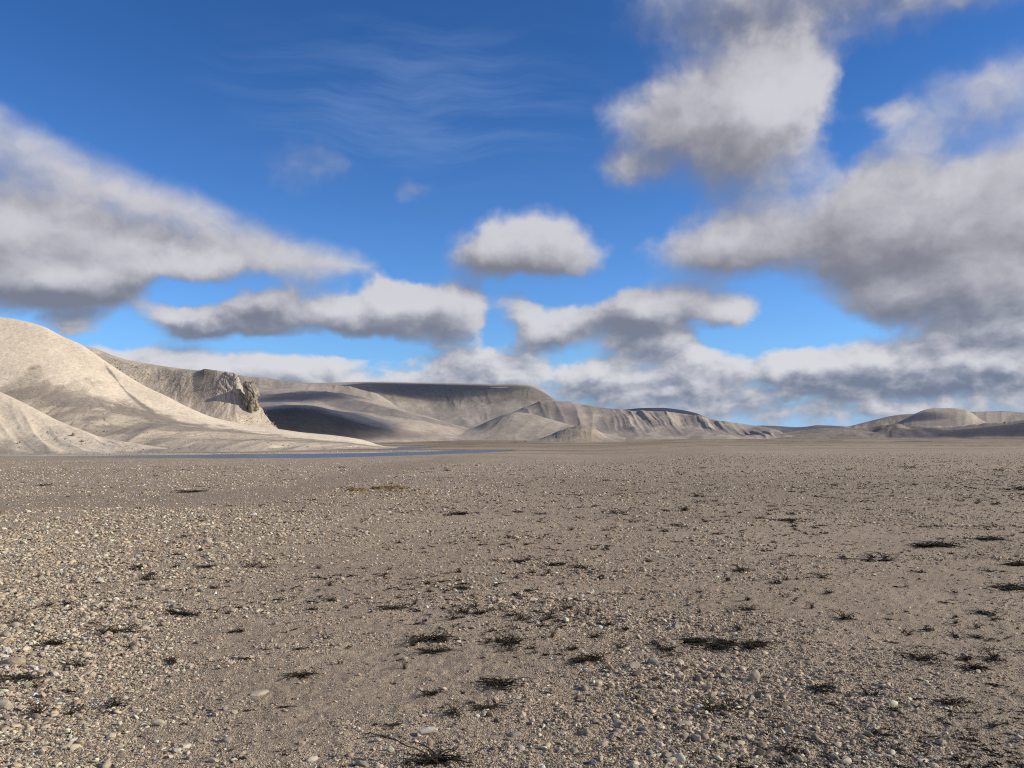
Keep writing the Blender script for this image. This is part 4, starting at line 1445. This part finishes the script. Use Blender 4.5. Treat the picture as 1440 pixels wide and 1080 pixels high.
SHRUBS = [
    (975, 900, 60, 14, 'm', 'left end of the long dark green mat, beside the flat ochre slab'),
    (1022, 906, 62, 20, 'm', 'broad dark green creeping mat, middle and thickest of three in a row'),
    (1064, 905, 46, 16, 'm', 'dark green mat at the right end of the row of three'),
    (1424, 824, 58, 16, 'm', 'thick dark green mat cut by the right edge of the picture'),
    (606, 890, 72, 34, 't', 'wide twiggy blackish shrub on bare silt left of centre'),
    (424, 940, 50, 28, 't', 'black twiggy shrub alone on silt at left of centre'),
    (608, 966, 34, 30, 't', 'small upright black shrub below the wide twiggy one'),
    (648, 1001, 36, 28, 'u', 'compact black tuft below right of the small upright shrub'),
    (682, 990, 44, 20, 't', 'thin twiggy tuft right of the compact black tuft'),
    (700, 963, 86, 14, 't', 'long bare runner of twigs stretching right across the silt'),
    (604, 1066, 110, 40, 't', 'largest twiggy brown shrub, on the bottom edge left of centre'),
    (612, 914, 60, 10, 't', 'thin line of twigs just under the wide twiggy shrub'),
    (826, 928, 54, 12, 'm', 'dark flat mat at the top of the coarse gravel patch'),
    (742, 871, 32, 11, 'u', 'small dark bow-shaped tuft in the middle of the plain'),
    (730, 788, 34, 9, 'm', 'dark tuft, first of the pair with pale wedges on their left'),
    (784, 793, 34, 9, 'm', 'dark tuft, second of the pair with pale wedges on their left'),
    (1110, 731, 36, 7, 'm', 'dark flat mat in the right middle distance'),
    (1318, 767, 80, 7, 'm', 'very long thin dark mat in the right middle distance'),
    (1395, 757, 46, 8, 'm', 'dark mat above right of the very long thin one'),
    (1428, 792, 44, 8, 'm', 'dark mat above the thick one at the right edge'),
    (1158, 967, 44, 16, 'm', 'dark mat with a white stone in it right of centre'),
    (1228, 970, 26, 26, 'u', 'small dark upright tuft right of the mat with the white stone'),
    (1034, 992, 60, 24, 't', 'ragged dark tuft in the coarse gravel right of centre'),
    (1032, 803, 46, 7, 'u', 'flat dark green mat right of centre, mid distance'),
    (1166, 811, 30, 9, 'u', 'small dark tuft right of the flat dark green mat'),
    (876, 720, 30, 6, 'u', 'small dark tuft, far off right of centre'),
    (180, 887, 54, 16, 't', 'dry brown twiggy tuft among the cobbles at left'),
    (100, 934, 46, 14, 't', 'dry brown tuft right of the largest tan cobble'),
    (34, 948, 66, 24, 't', 'wide dry brown mat below the largest tan cobble'),
    (58, 1000, 34, 16, 'u', 'dark tuft under the left edge cobbles'),
    (112, 995, 32, 20, 'u', 'dark tuft in the cobbles right of the one under the edge cobbles'),
    (160, 990, 36, 14, 'u', 'dark tuft beside cobbles, rightmost of three in the lower left'),
    (70, 905, 50, 12, 't', 'dry twiggy tuft above the cobbles at the left edge'),
    (258, 862, 60, 8, 't', 'thin brown line of twigs left of centre, mid distance'),
    (372, 796, 44, 7, 'u', 'small dark mat in the far cobbles left of centre'),
    (551, 853, 44, 11, 't', 'spreading brown tuft left of the middle of the plain'),
    (676, 861, 52, 9, 'u', 'dark line of tufts left of the bow-shaped tuft'),
    (716, 903, 60, 22, 't', 'loose twiggy tuft beneath the bow-shaped tuft'),
    (1240, 782, 36, 7, 'u', 'dark tuft left below the very long thin mat'),
    (1300, 928, 60, 14, 't', 'twiggy dark runner at lower right'),
    (1370, 940, 50, 18, 't', 'ragged dark tuft at lower right near the edge'),
    (1340, 990, 56, 8, 't', 'thin dark line of twigs at the lower right'),
]
for px, py, w, h, k, lab in SHRUBS:
    src = {'m': MATS, 't': TWIGGY, 'u': TUFTS}[k]
    add_plant(px, py, w, h, src[rng.integers(len(src))], lab, .8 if k == 'm' else 1.0)
named = []
while len(named) < 190:
    px, py = rng.uniform(-60, 1500), 655 + 420 * rng.uniform(0, 1) ** 1.35
    if rng.uniform() > .25 + .75 * np.clip((px - 100) / 1200, 0, 1):
        continue
    ax, ay, _ = ground_hit(np.array([px]), np.array([py]))
    if rng.uniform() > np.clip(5 * (fbm(ax / 4, ay / 4, 3, 611)[0] - .46), .02, 1) or wet_mask(np.array([px]), np.array([py]))[0] > .3:
        continue
    t = (py - 640) / 440
    w = float(np.clip(rng.lognormal(math.log(11 + 9 * t), .5), 5, 46))
    leafy = rng.uniform() < .45
    src = TUFTS if leafy else TWIGGY
    o = add_plant(px, py, w, w * rng.uniform(.14, .22) * (1 + 1.4 * t), src[rng.integers(len(src))], '', rng.uniform(.7, 1.1))
    named.append((o, px, py, ('tiny ' if w < 9 else 'wide ' if w > 24 else 'small ') + ('dark leafy' if leafy else 'blackish twiggy')))
name_by_place(named, 'tuft')

# broken twigs and specks of dry lichen lying between the stones: too many to count
litter = [plant_meshes(960 + i, 4, 4, spread=.06, height=.02, hubs=2) for i in range(4)]
lm = []
for tw, lv in litter:
    b = bmesh.new()
    b.from_mesh(tw)
    b.from_mesh(lv)
    m = bpy.data.meshes.new('twig_bit')
    b.to_mesh(m)
    b.free()
    m.materials.append(m_twig)
    lm.append(m)
c_lit_ = hidden_collection('litter_shapes', lm, m_twig)
n2_ = 20000
lx, ly = rng.uniform(-450, 1890, n2_), 640 + 480 * rng.uniform(0, 1, n2_) ** 1.0
ax, ay, azz = ground_hit(lx, ly)
k = (rng.uniform(0, 1, n2_) < np.clip(3 * (fbm(ax / 2.5, ay / 2.5, 3, 621) - .46), .10, .8) * (.35 + .65 * np.clip(lx / 1200, 0, 1))) & (wet_mask(lx, ly) < .3) & (river_d(ax, ay)[0] > 3) & (ay < 120)
ax, ay, azz = ax[k], ay[k], azz[k]
ss = np.clip(ay / 9, .6, 5) * rng.lognormal(-.45, .45, len(ax))
scatter('twig_litter', np.stack((ax, ay, azz), -1), np.stack((ss * 1.5, ss, np.minimum(ss, 2.0)), -1), np.stack((0 * ss, 0 * ss, rng.uniform(0, 6.28, len(ss))), -1),
        rng.integers(0, 4, len(ss)), np.full((len(ss), 3), .05), c_lit_)

# ochre moss along the edge of the damp channel
def moss_mat():
    m, nt, b = new_mat('ochre_moss', .95)
    n = noise(nt, position(nt), 14., 4, .65)
    put(nt, mix(nt, sstep(nt, n, .35, .65), (.070, .045, .016), (.235, .165, .055)), b.inputs['Base Color'])
    bump(nt, n, .8, .03, b)
    return m


m_moss = moss_mat()
for (mx_, my_, mw, mh, lab) in ((546, 687.3, 66, 3.6, 'ochre moss strip along the damp channel, longer right-hand piece'),
                                (500, 690.0, 40, 3.0, 'ochre moss strip along the damp channel, shorter left-hand piece')):
    x, y, z = (float(q) for q in ground_hit(np.array([mx_]), np.array([my_])))
    W_, D_ = mw * y / F_PX / 2, mh * y * y / (F_PX * CAM_Z) / 2
    uu, vv = np.meshgrid(np.linspace(-1, 1, 90), np.linspace(-1, 1, 46))
    X_, Y_ = x + uu * W_, y + vv * D_
    env = S(1.0, .55, np.hypot(uu, vv) + .5 * (fbm(uu * 4 + mx_, vv * 2, 3, 631) - .5))
    Z_ = zg(X_, Y_) - .02 + env * (.03 + .085 * fbm(X_ / .12, Y_ / .12, 3, 635))
    mo = link('moss_patch', mesh_grid('moss_patch', X_, Y_, Z_), m_moss)
    mo['label'], mo['category'], mo['group'] = lab, 'moss', 'moss by the damp channel'


# ------------------------------------------------------------------ unseen clouds added out to the right to shade the far slopes
def unseen_cloud_mat():
    m = bpy.data.materials.new('unseen_cloud_vapour')
    m.use_nodes = True
    t = m.node_tree
    t.nodes.clear()
    v = t.nodes.new('ShaderNodeVolumePrincipled')
    v.inputs['Color'].default_value = (.95, .95, .96, 1)
    v.inputs['Density'].default_value = .035
    o = t.nodes.new('ShaderNodeOutputMaterial')
    t.links.new(v.outputs[0], o.inputs['Volume'])
    return m


m_cloud = unseen_cloud_mat()


def cloud(px, py, d, rx, ry, rz, alt, seed, lab):
    """a cloud whose shadow falls round the terrain seen at a photograph pixel at distance d; rx, ry, rz are its half sizes in metres"""
    ax, az_ = ray(px, py)
    tgt = Vector((float(ax) * d, d, CAM_Z + float(az_) * d))
    c = tgt + sdir * ((alt - tgt.z) / sdir.z)
    b = bmesh.new()
    bmesh.ops.create_icosphere(b, subdivisions=5, radius=1)
    co = np.array([v.co[:] for v in b.verts])
    n = fbm(co[:, 0] * 1.5 + co[:, 2] * .8 + seed, co[:, 1] * 1.5 - co[:, 2] * .6 + seed, 4, seed)
    co = co * (1 + (n - .5) * .9)[:, None] * np.array((rx, ry, rz))
    co[:, 2] = np.where(co[:, 2] < 0, co[:, 2] * .5, co[:, 2])
    for v, q in zip(b.verts, co):
        v.co = q
    me_ = bpy.data.meshes.new('cloud')
    b.to_mesh(me_)
    b.free()
    me_.shade_smooth()
    o = link('cloud', me_, m_cloud, 'stuff')
    o.location = c
    return o


cloud(432, 596, 485, 46, 60, 46, 330, 3, '')
cloud(455, 560, 640, 34, 55, 22, 380, 5, '')
cloud(600, 548, 1215, 135, 60, 26, 620, 7, '')
cloud(925, 575, 1450, 80, 200, 60, 700, 9, '')
cloud(1430, 606, 640, 85, 70, 13, 420, 11, '')
cloud(1276, 592, 1260, 34, 60, 17, 560, 13, '')
